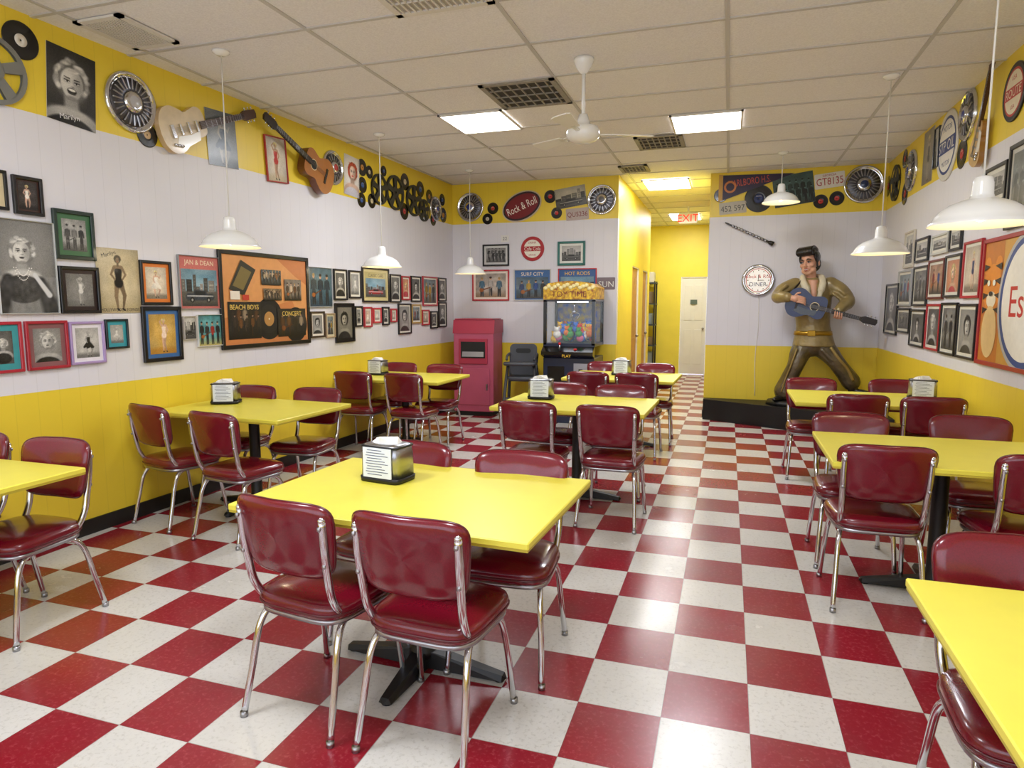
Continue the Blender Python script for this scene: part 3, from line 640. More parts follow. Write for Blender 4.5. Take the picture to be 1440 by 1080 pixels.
def hubcap(w,u,z,r,cc='b0b0b4',cen='2a3a8a',n=24):
    b=MB();HD=mat('hubcap_shadow_metal','5c5c62',.35,1)
    b.lathe([(r,0),(r,.012),(r*.97,.022),(r*.9,.024),(r*.86,.014),(r*.8,.012)],CH,RX,48)
    b.lathe([(r*.8,.012),(r*.74,.02),(r*.4,.03),(r*.36,.024)],HD,RX,48)
    for k in range(n):
        a=2*math.pi*k/n;b.box((r*.6,0,.027),(r*.36,r*.05,.012),CHD,RX@RZ(a),bev=.003)
    b.lathe([(r*.36,.024),(r*.34,.038),(r*.27,.045),(r*.2,.046)],CH,RX,32);b.lathe([(r*.2,.046),(r*.12,.052),(0,.054)],mat('hub_'+cen,cen,.25,coat=.5),RX,24)
    at(b,'hubcap',w,u,z)
def reel(w,u,z,r,c='8d8f8c'):
    b=MB();m=mat('reel_'+c,c,.45,.6);n=5
    for y0 in(0,.02):
        for ra,rb in((r,r*.86),(r*.34,r*.08)):
            b.lathe([(ra,y0),(ra,y0+.004),(rb,y0+.004),(rb,y0),(ra,y0)],m,RX,40,False)
        for k in range(n):
            a=2*math.pi*k/n+.3;b.hull([(r*.3,-r*.13,y0),(r*.3,r*.13,y0),(r*.88,-r*.19,y0),(r*.88,r*.19,y0),(r*.3,-r*.13,y0+.004),(r*.3,r*.13,y0+.004),(r*.88,-r*.19,y0+.004),(r*.88,r*.19,y0+.004)],m,RX@RZ(a))
    b.lathe([(r*.28,0),(r*.28,.024)],BLK,RX,20);at(b,'film_reel',w,u,z)
def gbody(sc=1,cut=False,n=48):
    pts=[(-.25,0),(-.235,.09),(-.18,.158),(-.10,.172),(-.03,.14),(.02,.112),(.08,.125),(.14,.135),(.19,.10),(.205,.0)]
    up=cr([(p[0],0,p[1]) for p in pts],4);o=[(v.x*sc,v.z*sc) for v in up]
    lo=[(x,-z) for x,z in reversed(o[1:-1])]
    if cut: lo=[(x,z*(.9 if x<.05*sc else .62)) for x,z in lo]
    return o+lo
def guitar(b,M,sc,topc,sidec,pick=None,electric=False,hole=True,th=.09,nk=1.0,coat=.5):
    mt=mat('guitar_top_'+topc,topc,.3,coat=coat,noise=.25,nscale=14);ms=mat('guitar_side_'+sidec,sidec,.3,coat=.3);NK=mat('guitar_neck_wood','4a2c1a',.35);FB=mat('fretboard_dark','20130c',.4);HW=CHD
    th=th*sc
    b.prism(gbody(sc,electric),-th/2,th/2,mt,M,ms)
    y=-th/2
    if hole:
        b.flat(circ(.075*sc,0,.052*sc),y-.001,mat('rosette','d8c8a0',.4),M);b.flat(circ(.075*sc,0,.045*sc),y-.0018,BLK,M)
        b.box((-.12*sc,y-.004,0),(.025*sc,.008,.15*sc),FB,M)
    else:
        b.box((-.14*sc,y-.006,0),(.03*sc,.012,.09*sc),CH,M)
        for xx in(-.06,.02,.1): b.box((xx*sc,y-.006,0),(.02*sc,.012,.08*sc),CH,M,bev=.002)
        for q in range(3): b.lathe([(0,0),(.012,0),(.01,.014),(0,.014)],CH,M@TR((-.16+.03*q)*sc,y,(-.09-.01*q)*sc)@RX,12)
    if pick: b.prism([(.12*sc,-.035*sc),(.02*sc,-.05*sc),(-.1*sc,-.04*sc),(-.14*sc,-.10*sc),(-.04*sc,-.125*sc),(.1*sc,-.1*sc)],y-.003,y-.0005,mat('pickguard_'+pick,pick,.25,coat=.4),M)
    x0=.12 if hole else .14;e=.62*nk
    b.hull([(x0*sc,y-.01,-.028*sc),(x0*sc,y-.01,.028*sc),(x0*sc,y+.012,.028*sc),(x0*sc,y+.012,-.028*sc),(e*sc,y-.01,-.022*sc),(e*sc,y-.01,.022*sc),(e*sc,y+.02,.015*sc),(e*sc,y+.02,-.015*sc)],FB if hole else NK,M)
    for q in range(12):
        x=(.2+(e-.2)*(1-.93**(q*1.5))/(1-.93**18))*sc;b.box((x,y-.0108,0),(.003,.002,.05*sc),HW,M)
    b.prism([(e*sc,-.022*sc),((e+.04)*sc,-.04*sc),((e+.17)*sc,-.034*sc),((e+.18)*sc,0),((e+.17)*sc,.034*sc),((e+.04)*sc,.04*sc),(e*sc,.022*sc)],y-.006,y+.012,FB if hole else NK,M)
    for q in range(3):
        for s_ in(-1,1): b.ell(((e+.06+.04*q)*sc,y,s_*.052*sc),(.009*sc,.006,.011*sc),CH,M,8);b.tube([((e+.06+.04*q)*sc,y,s_*.03*sc),((e+.06+.04*q)*sc,y,s_*.05*sc)],.003*sc,CH,6,M=M)
    for q in range(6):
        z=(-.018+.0072*q)*sc;b.tube([(-.12*sc,y-.012,z),((e+.02)*sc,y-.012,z*.8)],.0009,HW,4,M=M)
def round_sign(w,u,z,r,c1,c2,c3,t1,t2=None,name='round_metal_sign',raw=False):
    b=MB();b.lathe([(0,0),(r,0),(r,.008),(r*.96,.012),(r*.93,.009)],pm(c1),RX,48)
    b.flat(circ(0,0,r*.93,n=48),-.0095,pm(c1));b.flat(circ(0,0,r*.82,n=48),-.0102,pm(c2));b.flat(circ(0,0,r*.74,n=48),-.0108,pm(c3))
    b.flat([(-r*.8,-r*.2),(r*.8,-r*.2),(r*.8,r*.2),(-r*.8,r*.2)],-.0114,pm(c2));b.text(t1,0,0,r*.3,-.012,pm(c3 if c3!=c2 else c1),maxw=r*1.4)
    if t2: b.text(t2,0,r*.5,r*.16,-.0114,pm(c2),maxw=r*1);b.text(t2,0,-r*.5,r*.14,-.0114,pm(c2),maxw=r*.9)
    at(b,name,w,u,z,raw=raw)
def plate(w,u,z,wd,h,c,t,tc,tilt=0,name='license_plate',top=None):
    b=MB();b.prism(rrect(wd,h,.012),-.004,-.001,pm(c));b.prism(rrect(wd*.96,h*.9,.01),-.0045,-.004,pm(c));b.text(t,0,-h*.05,h*.48,-.0052,pm(tc),maxw=wd*.88)
    if top: b.text(top,0,h*.35,h*.14,-.0052,pm(tc),maxw=wd*.6)
    at(b,name,w,u,z,tilt)
# left upper band
reel('L',2.98,2.74,.19);record('L',3.17,2.945,.105,'e8e4da')
frame('L',3.31,3.64,2.56,2.99,art=r_laugh,tilt=4,ppm=360)
hubcap('L',3.915,2.81,.2,cen='b8b8bc');record('L',4.04,2.635,.085,'d8b890')
b=MB();guitar(b,RY(math.radians(-22)),1.0,'dcc8a4','c8a878',pick='f0eee8',electric=True,hole=False,th=.045);at(b,'electric_guitar','L',4.36,2.745,off=.035)
frame('L',4.62,4.96,2.56,2.97,art=F_,kw=dict(bg='6c7274',skin='a8a49c',hair='d8d4c8',dress='3c4a5a',floor='404648'),tilt=-3)
b=MB();guitar(b,RY(math.radians(203)),1.0,'a8682e','6a3a1c',th=.08);at(b,'acoustic_guitar','L',6.0,2.75,off=.06)
frame('L',5.32,5.62,2.55,2.93,'a83030',.01,art=F_,kw=dict(bg='e8dcc8',dress='c03028',skin='c8a080',floor='d8c8a8'),tilt=-4)
hubcap('L',6.40,2.84,.17,cen='a83030',n=16)
frame('L',6.62,6.93,2.62,3.02,art=r_lucy,tilt=3)
for (y,z,r) in((7.0,2.95,.09),(7.0,2.77,.085),(6.97,2.61,.08),(7.2,2.63,.08),(7.16,2.93,.07),(8.05,2.97,.1),(8.02,2.62,.1),(8.5,2.95,.1),(8.78,2.9,.09),(9.22,2.92,.08),(9.25,2.72,.1),(7.5,3.0,.06),(8.9,2.62,.08)): record('L',y,z,r,random.choice(['b83028','d8c8a0','3a5a98','c88a30']))
for (y,z,r) in((7.37,2.78,.17),(7.76,2.8,.2),(8.28,2.78,.19),(8.58,2.7,.14)): reel('L',y,z,r,'4a4a44')
hubcap('L',8.97,2.77,.16,n=16)
# back wall
frame('B',-3.31,-2.92,2.04,2.34,'141414',.022,mc='d0d0cc',mw=.03,art=G_,kw=dict(tone=BWT,n=5,bg='a8a8a8'))
b=MB();b.box((0,-.002,0),(.11,.004,.09),pm('e8e6e0'));b.text('22',0,0,.045,-.0046,pm('404040'));at(b,'small_notice','B',-2.985,2.415)
round_sign('B',-2.585,2.265,.165,'b01c22','b01c22','f0ead8','Cafe Cola','DRINK',raw=True)
frame('B',-2.23,-1.85,2.03,2.35,'1d6a60',.03,mc='e0e0d8',mw=.03,art=H_)
frame('B',-3.47,-2.92,1.56,1.99,'b8242c',.02,mc='e8dcd0',mw=.03,art=G_,kw=dict(bg='c8b8a8',n=3,cols=('486a80','c03838','d8d0c8'),ground='a08060'))
frame('B',-2.85,-2.32,1.56,1.99,'c8c8c4',.014,art=A_,kw=dict(bg='3a68a0',text='SURF CITY',kind=1))
frame('B',-2.22,-1.69,1.56,1.99,'c02a30',.014,art=A_,kw=dict(bg='2c5a98',text='HOT RODS',fg='f0c030',car='c8a860'))
plate('B',-1.565,1.785,.24,.16,'7a6a70','SUN','e8e8e0')
hubcap('B',-3.495,2.86,.2);record('B',-3.16,2.83,.08,'c84030');record('B',-3.24,2.69,.075,'d0c8b0')
b=MB()
b.prism(circ(0,0,.29,.19,40),-.012,0,pm('c8b8a0'));b.flat(circ(0,0,.275,.175,40),-.0125,pm('241014'));b.flat(circ(0,0,.25,.15,40),-.013,pm('7c1018'));b.text('Rock & Roll',0,.0,.1,-.0136,pm('f4ece0'),maxw=.44);at(b,'oval_metal_sign','B',-2.74,2.84,-22)
record('B',-2.34,2.95,.085,'c8302c');record('B',-2.25,2.73,.075,'c8302c')
frame('B',-2.27,-1.85,2.8,3.06,art=H_,kw=dict(tone='e8e0c8'),tilt=-8)
plate('B',-1.965,2.705,.31,.155,'b8a8a0','QU5236','7a1c20',-3);hubcap('B',-1.64,2.875,.195,cen='6a6a70',n=18)
# stage wall
record('E',-.15,2.9,.085,'6a4a8a')
b=MB();b.prism([(-.41,.15),(-.41,-.17),(.45,.13)],-.006,-.002,pm('2a1a3c'));b.prism([(-.45,.16),(-.45,-.18),(-.40,-.165),(-.40,.155)],-.008,-.001,pm('c89a40'));b.text('MARLBORO H.S.',-.08,.06,.085,-.0068,pm('c8503c'),maxw=.5,rot=.1);b.flat(circ(-.31,0,.075),-.007,pm('c87838'));b.flat(circ(-.31,0,.05),-.0075,pm('2a1a3c'));at(b,'felt_pennant','E',.27,3.0,0)
plate('E',.0,2.74,.33,.15,'b8b09c','452 597','3a3a34',-4);record('E',.31,2.84,.17,'2c3c70')
frame('E',.48,.95,2.74,3.12,art=G_,kw=dict(tone='90c0b8',n=6),tilt=-8)
plate('E',1.12,3.02,.34,.18,'e8e4dc','GT8135','a82028',-6,top='GEORGIA');record('E',1.03,2.77,.085,'c8302c');record('E',1.21,2.8,.085,'c8302c')
hubcap('E',1.5,2.95,.225,cen='24386a')
b=MB();b.tube([(0,0,-.33),(0,0,-.28),(0,0,-.26),(0,0,.2),(0,0,.3),(0,0,.33)],[.032,.026,.014,.012,.01,.006],BLKG,12)
for q in range(12): b.lathe([(.018,-.012),(.02,0),(.018,.012)],CHD,TR(0,0,-.22+.04*q),10)
for q in range(6): b.tube([(-.012,-.018,-.2+.06*q),(.012,-.018,-.16+.06*q)],.004,CHD,6)
o=at(b,'clarinet','E',.21,2.41,0,off=.035);loc=o.location.copy();o.matrix_world=Matrix.Translation(loc)@RY(math.radians(-64))
b=MB();b.lathe([(0,0),(.2,0),(.205,.02),(.195,.045),(.165,.05),(.16,.035)],CH,RX,48);b.flat(circ(0,0,.162,n=40),-.034,mat('clock_face','f4efe4',.3,emit=.35));b.lathe([(.15,.0345),(.15,.037),(.142,.037)],pm('c02828'),RX,40)
b.text('Rock & Roll',0,.05,.045,-.036,pm('c02828'));b.text('DINER',0,-.05,.05,-.036,pm('2a3a6a'))
for q in range(12):
    a=math.pi*q/6;b.box((.125*math.cos(a),-.0355,.125*math.sin(a)),(.012,.002,.012),pm('202020'))
b.box((0,-.037,.03),(.006,.002,.08),BLK);b.box((.03,-.038,0),(.08,.002,.006),BLK)
at(b,'wall_clock','E',.345,1.815)
b=MB();b.tube(cr([(0,0,.0),(.01,0,-.4),(-.012,0,-.8),(.005,0,-1.3)],6),.004,WPL,6);at(b,'wall_cord','E',.36,1.62,off=.01)
# right wall
record('R',9.33,2.86,.12);reel('R',8.9,2.83,.2,'4a4a44');hubcap('R',8.2,2.84,.21,n=16);record('R',8.45,2.65,.12);record('R',8.55,3.02,.1)
frame('R',7.77,7.42,2.62,3.1,art=F_,kw=dict(bg='8a8478',dress='40484c',skin='b0a898'))
frame('R',7.36,7.2,2.7,3.05,'2a2a28',.01,art=H_)
round_sign('R',6.97,2.83,.3,'d8d4c8','28407e','e8e4dc','STP OIL','MOTOR')
hubcap('R',6.45,2.95,.2,n=16);record('R',6.55,2.68,.12)
b=MB();guitar(b,RY(math.radians(-68)),.74,'d8b070','a8783c',pick='e8e0d0',electric=True,hole=False,th=.05);at(b,'electric_guitar','R',5.98,2.66,off=.05)
round_sign('R',5.5,2.86,.19,'1c1c1c','b82c24','e8dcc0','ROUTE','USA');round_sign('R',5.05,2.88,.2,'c8c4bc','202c24','d8d0b8','GARAGE','AUTO')
frame('R',5.91,5.48,2.18,2.44,'101010',.025,mc='d8d4c8',mw=.03,art=H_)
frame('R',5.45,4.75,1.98,2.51,'141414',.03,mc='c8c4ba',mw=.03,art=G_,kw=dict(tone='d8e0d4',n=6))
for (a,c,z0,z1,fc,ar,kw) in [(8.99,8.38,1.18,1.73,'101010',P_,{}),(8.23,7.84,1.87,2.23,'c8c0b0',H_,{}),(8.41,7.84,1.49,1.85,'a8a8a8',G_,dict(n=3)),(7.77,7.26,1.49,1.86,'282828',G_,dict(n=3,tone=BWT)),(7.78,7.3,1.9,2.12,'1a1a1a',H_,{}),(7.24,6.75,1.55,1.89,'703028',G_,dict(n=2,bg='c8906a')),(7.2,6.7,1.93,2.1,'c8c8c0',H_,{}),(6.72,6.30,1.56,1.90,'303030',P_,COLB),
 (6.25,5.83,1.55,1.97,'b0202c',F_,dict(bg='d8c8b0',dress='203060')),(8.36,7.82,1.22,1.47,'141414',G_,dict(n=3,tone=BWT)),(7.78,7.25,1.11,1.46,'141414',P_,DK),(7.2,6.76,1.11,1.51,'b0202c',P_,{}),(6.74,6.31,1.10,1.52,'101010',G_,dict(n=2,tone=BWT)),(6.28,5.84,1.10,1.51,'141018',P_,MAN),(6.66,6.35,1.93,2.12,'202020',H_,{})]:
    frame('R',a,c,z0,z1,fc,.02,mc='dcd8cc',mw=.025,art=ar,kw=kw)
frame('R',5.80,4.45,1.09,1.95,'a8202a',.03,art=a_esso,vec=True)
# ---------- trash cabinet
RD=mat('red_laminate','a83048',.42,noise=.12,nscale=6);PK=mat('pink_laminate','b5506c',.5,noise=.15,nscale=5)
b=MB();b.box((0,0,.03),(.52,.44,.06),BLK);b.box((0,0,.60),(.56,.46,1.08),PK,bev=.006)
b.hull([(-.29,-.24,1.12),(.29,-.24,1.12),(-.29,.24,1.12),(.29,.24,1.12),(-.29,-.2,1.3),(.29,-.2,1.3),(-.29,.24,1.3),(.29,.24,1.3)],RD)
b.box((0,-.235,.88),(.40,.03,.34),RD,bev=.005);b.box((0,-.252,.90),(.34,.006,.22),BLK);b.hull([(-.15,-.27,.81),(.15,-.27,.81),(-.15,-.252,.89),(.15,-.252,.89),(-.15,-.252,.81),(.15,-.252,.81)],CHD)
b.box((0,-.234,.4),(.46,.012,.5),PK,bev=.004);b.box((.19,-.245,.4),(.02,.012,.08),CHD);b.box((0,0,1.31),(.54,.42,.015),RD,bev=.004)
b.done('trash_cabinet',(-3.27,8.54,0),math.radians(4))
# ---------- high chair
GP=mat('grey_plastic','484a50',.5);b=MB()
for s_ in(-1,1):
    b.tube(cr([(s_*.22,-.24,.01),(s_*.2,-.15,.4),(s_*.17,-.1,.72)],5),.02,GP,8);b.tube(cr([(s_*.22,.24,.01),(s_*.2,.18,.4),(s_*.17,.14,.72)],5),.02,GP,8)
    b.tube([(s_*.22,-.24,.02),(s_*.22,.24,.02)],.018,GP,8);b.tube(cr([(s_*.17,.14,.7),(s_*.18,.16,.85),(s_*.19,-.02,.84),(s_*.18,-.13,.8)],5),.018,GP,8)
b.loft([((0,0,.52),.16,.15),((0,0,.56),.18,.17),((0,0,.58),.17,.16)],GP,e=5)
b.prism(rrect(.36,.42,.06,cz=.78),.13,.16,GP,None);b.prism(rrect(.2,.06,.03,cz=.9),.125,.13,BLK,None)
b.loft([((0,-.17,.73),.2,.1),((0,-.17,.75),.215,.115),((0,-.17,.77),.21,.11)],GP,e=4)
b.tube([(-.2,-.2,.25),(.2,-.2,.25)],.015,GP,8);b.box((0,-.19,.3),(.38,.06,.02),GP)
b.done('high_chair',(-2.55,8.25,0),.15)
# ---------- claw machine
NV=mat('claw_navy','14203c',.3,coat=.3);GL=mat('claw_glass','cfe0e8',.04,alpha=.08);CB=mat('claw_backdrop','3468c8',.4,noise=1,nscale=11,dark='d8c040',emit=0)
b=MB();w=.66;d=.62;w2=w/2
b.box((0,0,.42),(w,d,.84),NV,bev=.01);b.hull([(-w2,-.31,.84),(w2,-.31,.84),(-w2,-.42,.88),(w2,-.42,.88),(-w2,-.42,.92),(w2,-.42,.92),(-w2,-.28,1.0),(w2,-.28,1.0),(-w2,-.28,.84),(w2,-.28,.84)],BLKG)
b.box((0,0,1.0),(w,d,.04),NV)
for sx in(-1,1):
    for sy in(-1,1): b.box((sx*(w2-.02),sy*(d/2-.02),1.28),(.04,.04,.56),BLKG)
b.box((0,d/2-.02,1.28),(w-.06,.01,.54),CB);b.box((0,-d/2+.01,1.28),(w-.08,.006,.52),GL)
for sx in(-1,1): b.box((sx*(w2-.012),0,1.28),(.006,d-.08,.52),GL)
b.box((0,0,1.56),(w,d,.03),BLKG);b.box((0,-.1,1.54),(.4,.03,.012),mat('claw_lamp','f4f8ff',.4,emit=6))
b.prism([(-w2,1.57),(w2,1.57),(w2,1.72),(.27,1.77),(.14,1.79),(0,1.80),(-.14,1.79),(-.27,1.77),(-w2,1.72)],-d/2-.01,d/2,mat('claw_marquee','e8c030',.35,noise=1,nscale=22,dark='8a4418',detail=1))
for k in range(16): b.ell((-.3+.04*k,-d/2-.012,1.735+.02*math.sin(k*2.1)-.0012*(k-8)**2*.3),(.03,.012,.026),mat('popcorn','f0e0a0',.6),seg=8)
b.text('TOY TIME',0,1.635,.07,-d/2-.012,pm('6a1c10'),maxw=.5)
for k in range(64):
    c=random.choice(['d83030','f0c030','3070d0','f4f0ea','2858b8','40a050','e070a0','3878d8','f08030']);r=random.uniform(.04,.06)
    x,y,z=random.uniform(-.25,.25),random.uniform(-.23,.23),1.06+random.uniform(0,.15);m=mat('plush_'+c,c,.9)
    b.ell((x,y,z),(r,r,r),m,seg=10);b.ell((x,y-.02,z+r*1.1),(r*.65,r*.65,r*.6),m,seg=10)
    for q in(-1,1): b.ell((x+q*r*.5,y-.02,z+r*1.6),(r*.25,r*.2,r*.25),m,seg=6)
b.tube([(0,0,1.54),(0,0,1.42)],.008,CH);b.ell((0,0,1.41),(.035,.035,.02),CH,seg=12)
for k in range(3):
    a=2.1*k;b.tube(cr([(0,0,1.41),(.07*math.cos(a),.07*math.sin(a),1.38),(.02*math.cos(a),.02*math.sin(a),1.31)],4),.006,CH,6)
JR=mat('joystick_red','d02020',.3)
b.tube([(-.1,-.36,.93),(-.1,-.37,1.01)],.008,CH);b.ell((-.1,-.37,1.02),(.02,.02,.02),JR,seg=10);b.ell((.1,-.37,.95),(.025,.025,.015),JR,seg=10)
b.box((-.16,-d/2-.004,.6),(.22,.012,.26),BLKG);b.box((.16,-d/2-.004,.62),(.18,.012,.3),CHD);b.box((.16,-d/2-.012,.66),(.05,.008,.08),BLK);b.text('PLAY',0,.87,.035,-.422,pm('f0c030'))
for k in range(4): b.box((0,-d/2-.003,.12+.07*k),(w*.9,.006,.02),pm(['d03030','f0c030','3a78d0','e8e8e8'][k]))
b.done('claw_machine',(-1.90,8.44,0))
# ---------- stage platform
b=MB();P4=[(-.28,9.14),(-.28,9.0),(1.745,7.97),(1.745,9.14)]
V=[(x,y,0) for x,y in P4]+[(x,y,.27) for x,y in P4]
SM=mat('stage_black','100f10',.5,noise=.2,nscale=15);b.add(V,[(0,1,2,3),(4,7,6,5),(0,4,5,1),(1,5,6,2),(2,6,7,3),(3,7,4,0)],SM);b.done('stage_platform')
# ---------- singer statue
EY=8.80
root=bpy.data.objects.new('singer_statue',None);S.collection.objects.link(root)
GJ=mat('gold_jacket','9c8856',.36,.15,noise=.5,nscale=9,dark='5e4e2a',bump=.7,coat=.25,bd=.02);GT=mat('bronze_trousers','6a5c40',.3,.2,noise=.7,nscale=10,dark='2e281d',bump=.8,coat=.3,bd=.025)
SK=mat('painted_skin','d6a286',.42,noise=.1,nscale=12,dark='bb7f65');HR=mat('painted_black_hair','0b0a0b',.3,coat=.3,bump=.5,nscale=50);FUR=mat('cream_collar','d6ccb0',.8,bump=.8,nscale=60)
BT=mat('boot_leather','1a1512',.3,coat=.4)
def blob(b,name,vox,it=6,fac=.6):
    o=b.done(name,parent=root);m=o.modifiers.new('r','REMESH');m.mode='VOXEL';m.voxel_size=vox;m.use_smooth_shade=True
    if it: s=o.modifiers.new('s','SMOOTH');s.iterations=it;s.factor=fac
    return o
b=MB();b.loft([((.78,EY+.02,.27),.3,.24),((.78,EY+.02,.325),.28,.22)],SM,seg=32);b.loft([((1.46,EY+.02,.27),.2,.16),((1.46,EY+.02,.44),.16,.13)],SM,seg=28);b.done('plinth',parent=root)
def limb(b,pts,rad,m): 
    P=cr(pts,6);R=crr(rad,6);b.tube(P,R,m,14)
    b.ell(tuple(P[0]),(R[0],)*3,m,seg=12);b.ell(tuple(P[-1]),(R[-1]*.98,)*3,m,seg=12)
def mid(p,q,o=(0,0,0)): return tuple((Vector(p)+Vector(q))/2+Vector(o))
b=MB()
b.loft([((1.0,EY,1.0),.245,.175),((.995,EY,1.06),.232,.165),((.99,EY,1.13),.215,.155),((.98,EY,1.25),.192,.14),((.965,EY,1.38),.2,.142),((.955,EY,1.52),.218,.15),((.95,EY,1.66),.225,.148),((.945,EY,1.74),.205,.13),((.94,EY+.01,1.79),.14,.1),((.935,EY+.01,1.83),.075,.075)],GJ,24)
RSH=(.755,EY,1.735);REL=(.56,EY-.13,1.60);RWR=(.655,EY-.31,1.59)
LSH=(1.145,EY,1.74);LEL=(1.34,EY-.06,1.545);LWR=(1.225,EY-.23,1.44)
limb(b,[RSH,mid(RSH,REL,(-.03,0,.01)),REL,mid(REL,RWR,(-.02,0,0)),RWR],[.098,.09,.078,.07,.06],GJ)
limb(b,[LSH,mid(LSH,LEL,(.02,0,.02)),LEL,mid(LEL,LWR),LWR],[.098,.09,.08,.07,.06],GJ)
for (p,q) in(((.70,EY-.085,1.70),(.60,EY-.185,1.64)),((.66,EY-.13,1.74),(.57,EY-.2,1.68)),((1.2,EY-.085,1.70),(1.3,EY-.125,1.62)),((1.16,EY-.095,1.64),(1.28,EY-.125,1.53)),((.8,EY-.1,1.58),(.82,EY-.125,1.4))):
    b.tube(cr([p,mid(p,q,(.012,-.008,0)),q],4),.02,GJ,8)
blob(b,'jacket',.012,3)
b=MB()
for s_ in(-1,1):
    b.tube(cr([(.94+s_*.055,EY+.06,1.85),(.94+s_*.10,EY-.02,1.835),(.945+s_*.105,EY-.12,1.76),(.955+s_*.07,EY-.165,1.65),(.965+s_*.03,EY-.165,1.48)],6),[.03]*6+[.038]*6+[.042]*6+[.03]*7,FUR,10)
b.tube(cr([(.885,EY+.06,1.85),(.94,EY+.09,1.86),(.995,EY+.06,1.85)],5),.03,FUR,10)
blob(b,'fur_collar',.01,3)
b=MB();b.loft([((.965,EY-.085,1.48),.02,.07),((.955,EY-.085,1.64),.05,.08),((.945,EY-.06,1.80),.06,.075)],SK,16);blob(b,'open_chest',.012,4)
BG=mat('belt_gold','b08a30',.3,.8)
b=MB();b.loft([((.985,EY,1.14),.222,.165),((.985,EY,1.19),.212,.16)],BG,28);b.box((.95,EY-.168,1.165),(.09,.02,.07),BG,bev=.006);b.done('belt',parent=root)
b=MB();b.ell((.985,EY,1.02),(.19,.145,.15),GT)
limb(b,[(.90,EY,1.01),(.845,EY-.03,.90),(.80,EY-.06,.76),(.74,EY-.02,.60),(.69,EY,.44)],[.128,.12,.098,.1,.122],GT)
limb(b,[(1.07,EY,1.01),(1.16,EY-.02,.93),(1.25,EY-.05,.82),(1.345,EY-.02,.70),(1.435,EY,.58)],[.128,.12,.098,.1,.11],GT)
for (p,q) in(((.86,EY-.13,.95),(.78,EY-.14,.8)),((.72,EY-.1,.66),(.64,EY-.095,.5)),((.80,EY-.1,.62),(.76,EY-.1,.46)),((1.08,EY-.13,.97),(1.2,EY-.14,.84)),((1.33,EY-.1,.76),(1.44,EY-.09,.64))):
    b.tube([p,q],.017,GT,8)
blob(b,'trousers',.013,3)
b=MB()
for pts in ([(.80,EY-.150,.98),(.745,EY-.147,.78),(.69,EY-.125,.6),(.65,EY-.118,.44)],[(1.17,EY-.135,1.0),(1.27,EY-.14,.86),(1.37,EY-.117,.74),(1.44,EY-.107,.60)]):
    b.tube(cr(pts,6),.018,mat('trouser_trim','a08a50',.3,.5),8,sx=1,sy=.5)
b.done('trouser_trim',parent=root)
b=MB();b.tube(cr([(.69,EY,.46),(.675,EY,.39),(.67,EY+.005,.36)],4),[.06]*9,BT,14);b.ell((.67,EY+.02,.357),(.055,.06,.034),BT);b.ell((.62,EY-.08,.355),(.05,.085,.033),BT,rot=Matrix.Rotation(-.6,3,'Z'));b.ell((.585,EY-.135,.35),(.035,.05,.026),BT,rot=Matrix.Rotation(-.6,3,'Z'))
blob(b,'boot',.009,3)
b=MB();b.tube(cr([(1.42,EY,.6),(1.45,EY,.53),(1.46,EY,.49)],4),[.058]*9,BT,14);b.ell((1.455,EY,.475),(.055,.055,.034),BT);b.ell((1.53,EY-.04,.47),(.085,.045,.03),BT,rot=Matrix.Rotation(-.4,3,'Z'));b.ell((1.59,EY-.065,.466),(.045,.034,.024),BT,rot=Matrix.Rotation(-.4,3,'Z'))
blob(b,'boot_raised',.009,3)
HM=TR(.90,EY-.05,2.0)@RZ(math.radians(-30))@Matrix.Rotation(math.radians(6),4,'X')@RY(math.radians(-6))@Matrix.Scale(1.22,4)
b=MB()
b.ell((0,.02,.03),(.078,.098,.1),SK,HM);b.ell((0,-.022,-.035),(.064,.07,.075),SK,HM);b.ell((0,-.05,-.088),(.04,.034,.028),SK,HM)
for s_ in(-1,1):
    b.ell((s_*.04,-.055,-.018),(.03,.032,.028),SK,HM);b.ell((s_*.042,-.03,-.07),(.028,.04,.03),SK,HM)
    b.ell((s_*.08,.02,-.01),(.011,.02,.032),SK,HM);b.ell((s_*.034,-.07,.036),(.03,.02,.012),SK,HM)
b.tube([(0,-.082,.022),(0,-.104,-.008),(0,-.114,-.024)],[.009,.013,.016],SK,10,M=HM);b.ell((0,-.1,-.027),(.021,.016,.011),SK,HM)
b.ell((0,-.082,-.056),(.034,.014,.022),SK,HM)
b.tube([(.935,EY+.0,1.76),(.925,EY-.01,1.86),(.915,EY-.02,1.94)],[.07,.06,.06],SK,16)
blob(b,'head',.0065,2,.5)
b=MB()
EW=mat('eye_white','e4e0d8',.3);EB=mat('eye_blue','22304a',.2);LIPM=mat('painted_lips','a8584c',.45)
for s_ in(-1,1):
    b.ell((s_*.033,-.081,.01),(.0145,.0115,.007),EW,HM,12);b.ell((s_*.034,-.0915,.0095),(.006,.004,.006),EB,HM,10)
    b.tube(cr([(s_*.013,-.094,.031),(s_*.034,-.096,.040),(s_*.058,-.082,.032)],4),[.004]*2+[.006]*4+[.004]*3,HR,6,M=HM)
    b.tube(cr([(s_*.018,-.091,.014),(s_*.034,-.095,.018),(s_*.051,-.083,.013)],4),.003,HR,6,M=HM)
b.tube(cr([(-.027,-.087,-.050),(0,-.1,-.050),(.027,-.087,-.050)],5),[.002,.003,.004,.005,.005,.005,.005,.005,.004,.003,.002],LIPM,8,M=HM)
b.tube(cr([(-.025,-.087,-.055),(0,-.098,-.070),(.025,-.087,-.055)],5),[.002,.003,.004,.005,.0055,.006,.0055,.005,.004,.003,.002],LIPM,8,M=HM)
b.tube(cr([(-.02,-.092,-.055),(0,-.0995,-.059),(.02,-.092,-.055)],4),.0045,EW,6,M=HM)
b.done('face_details',parent=root)
b=MB()
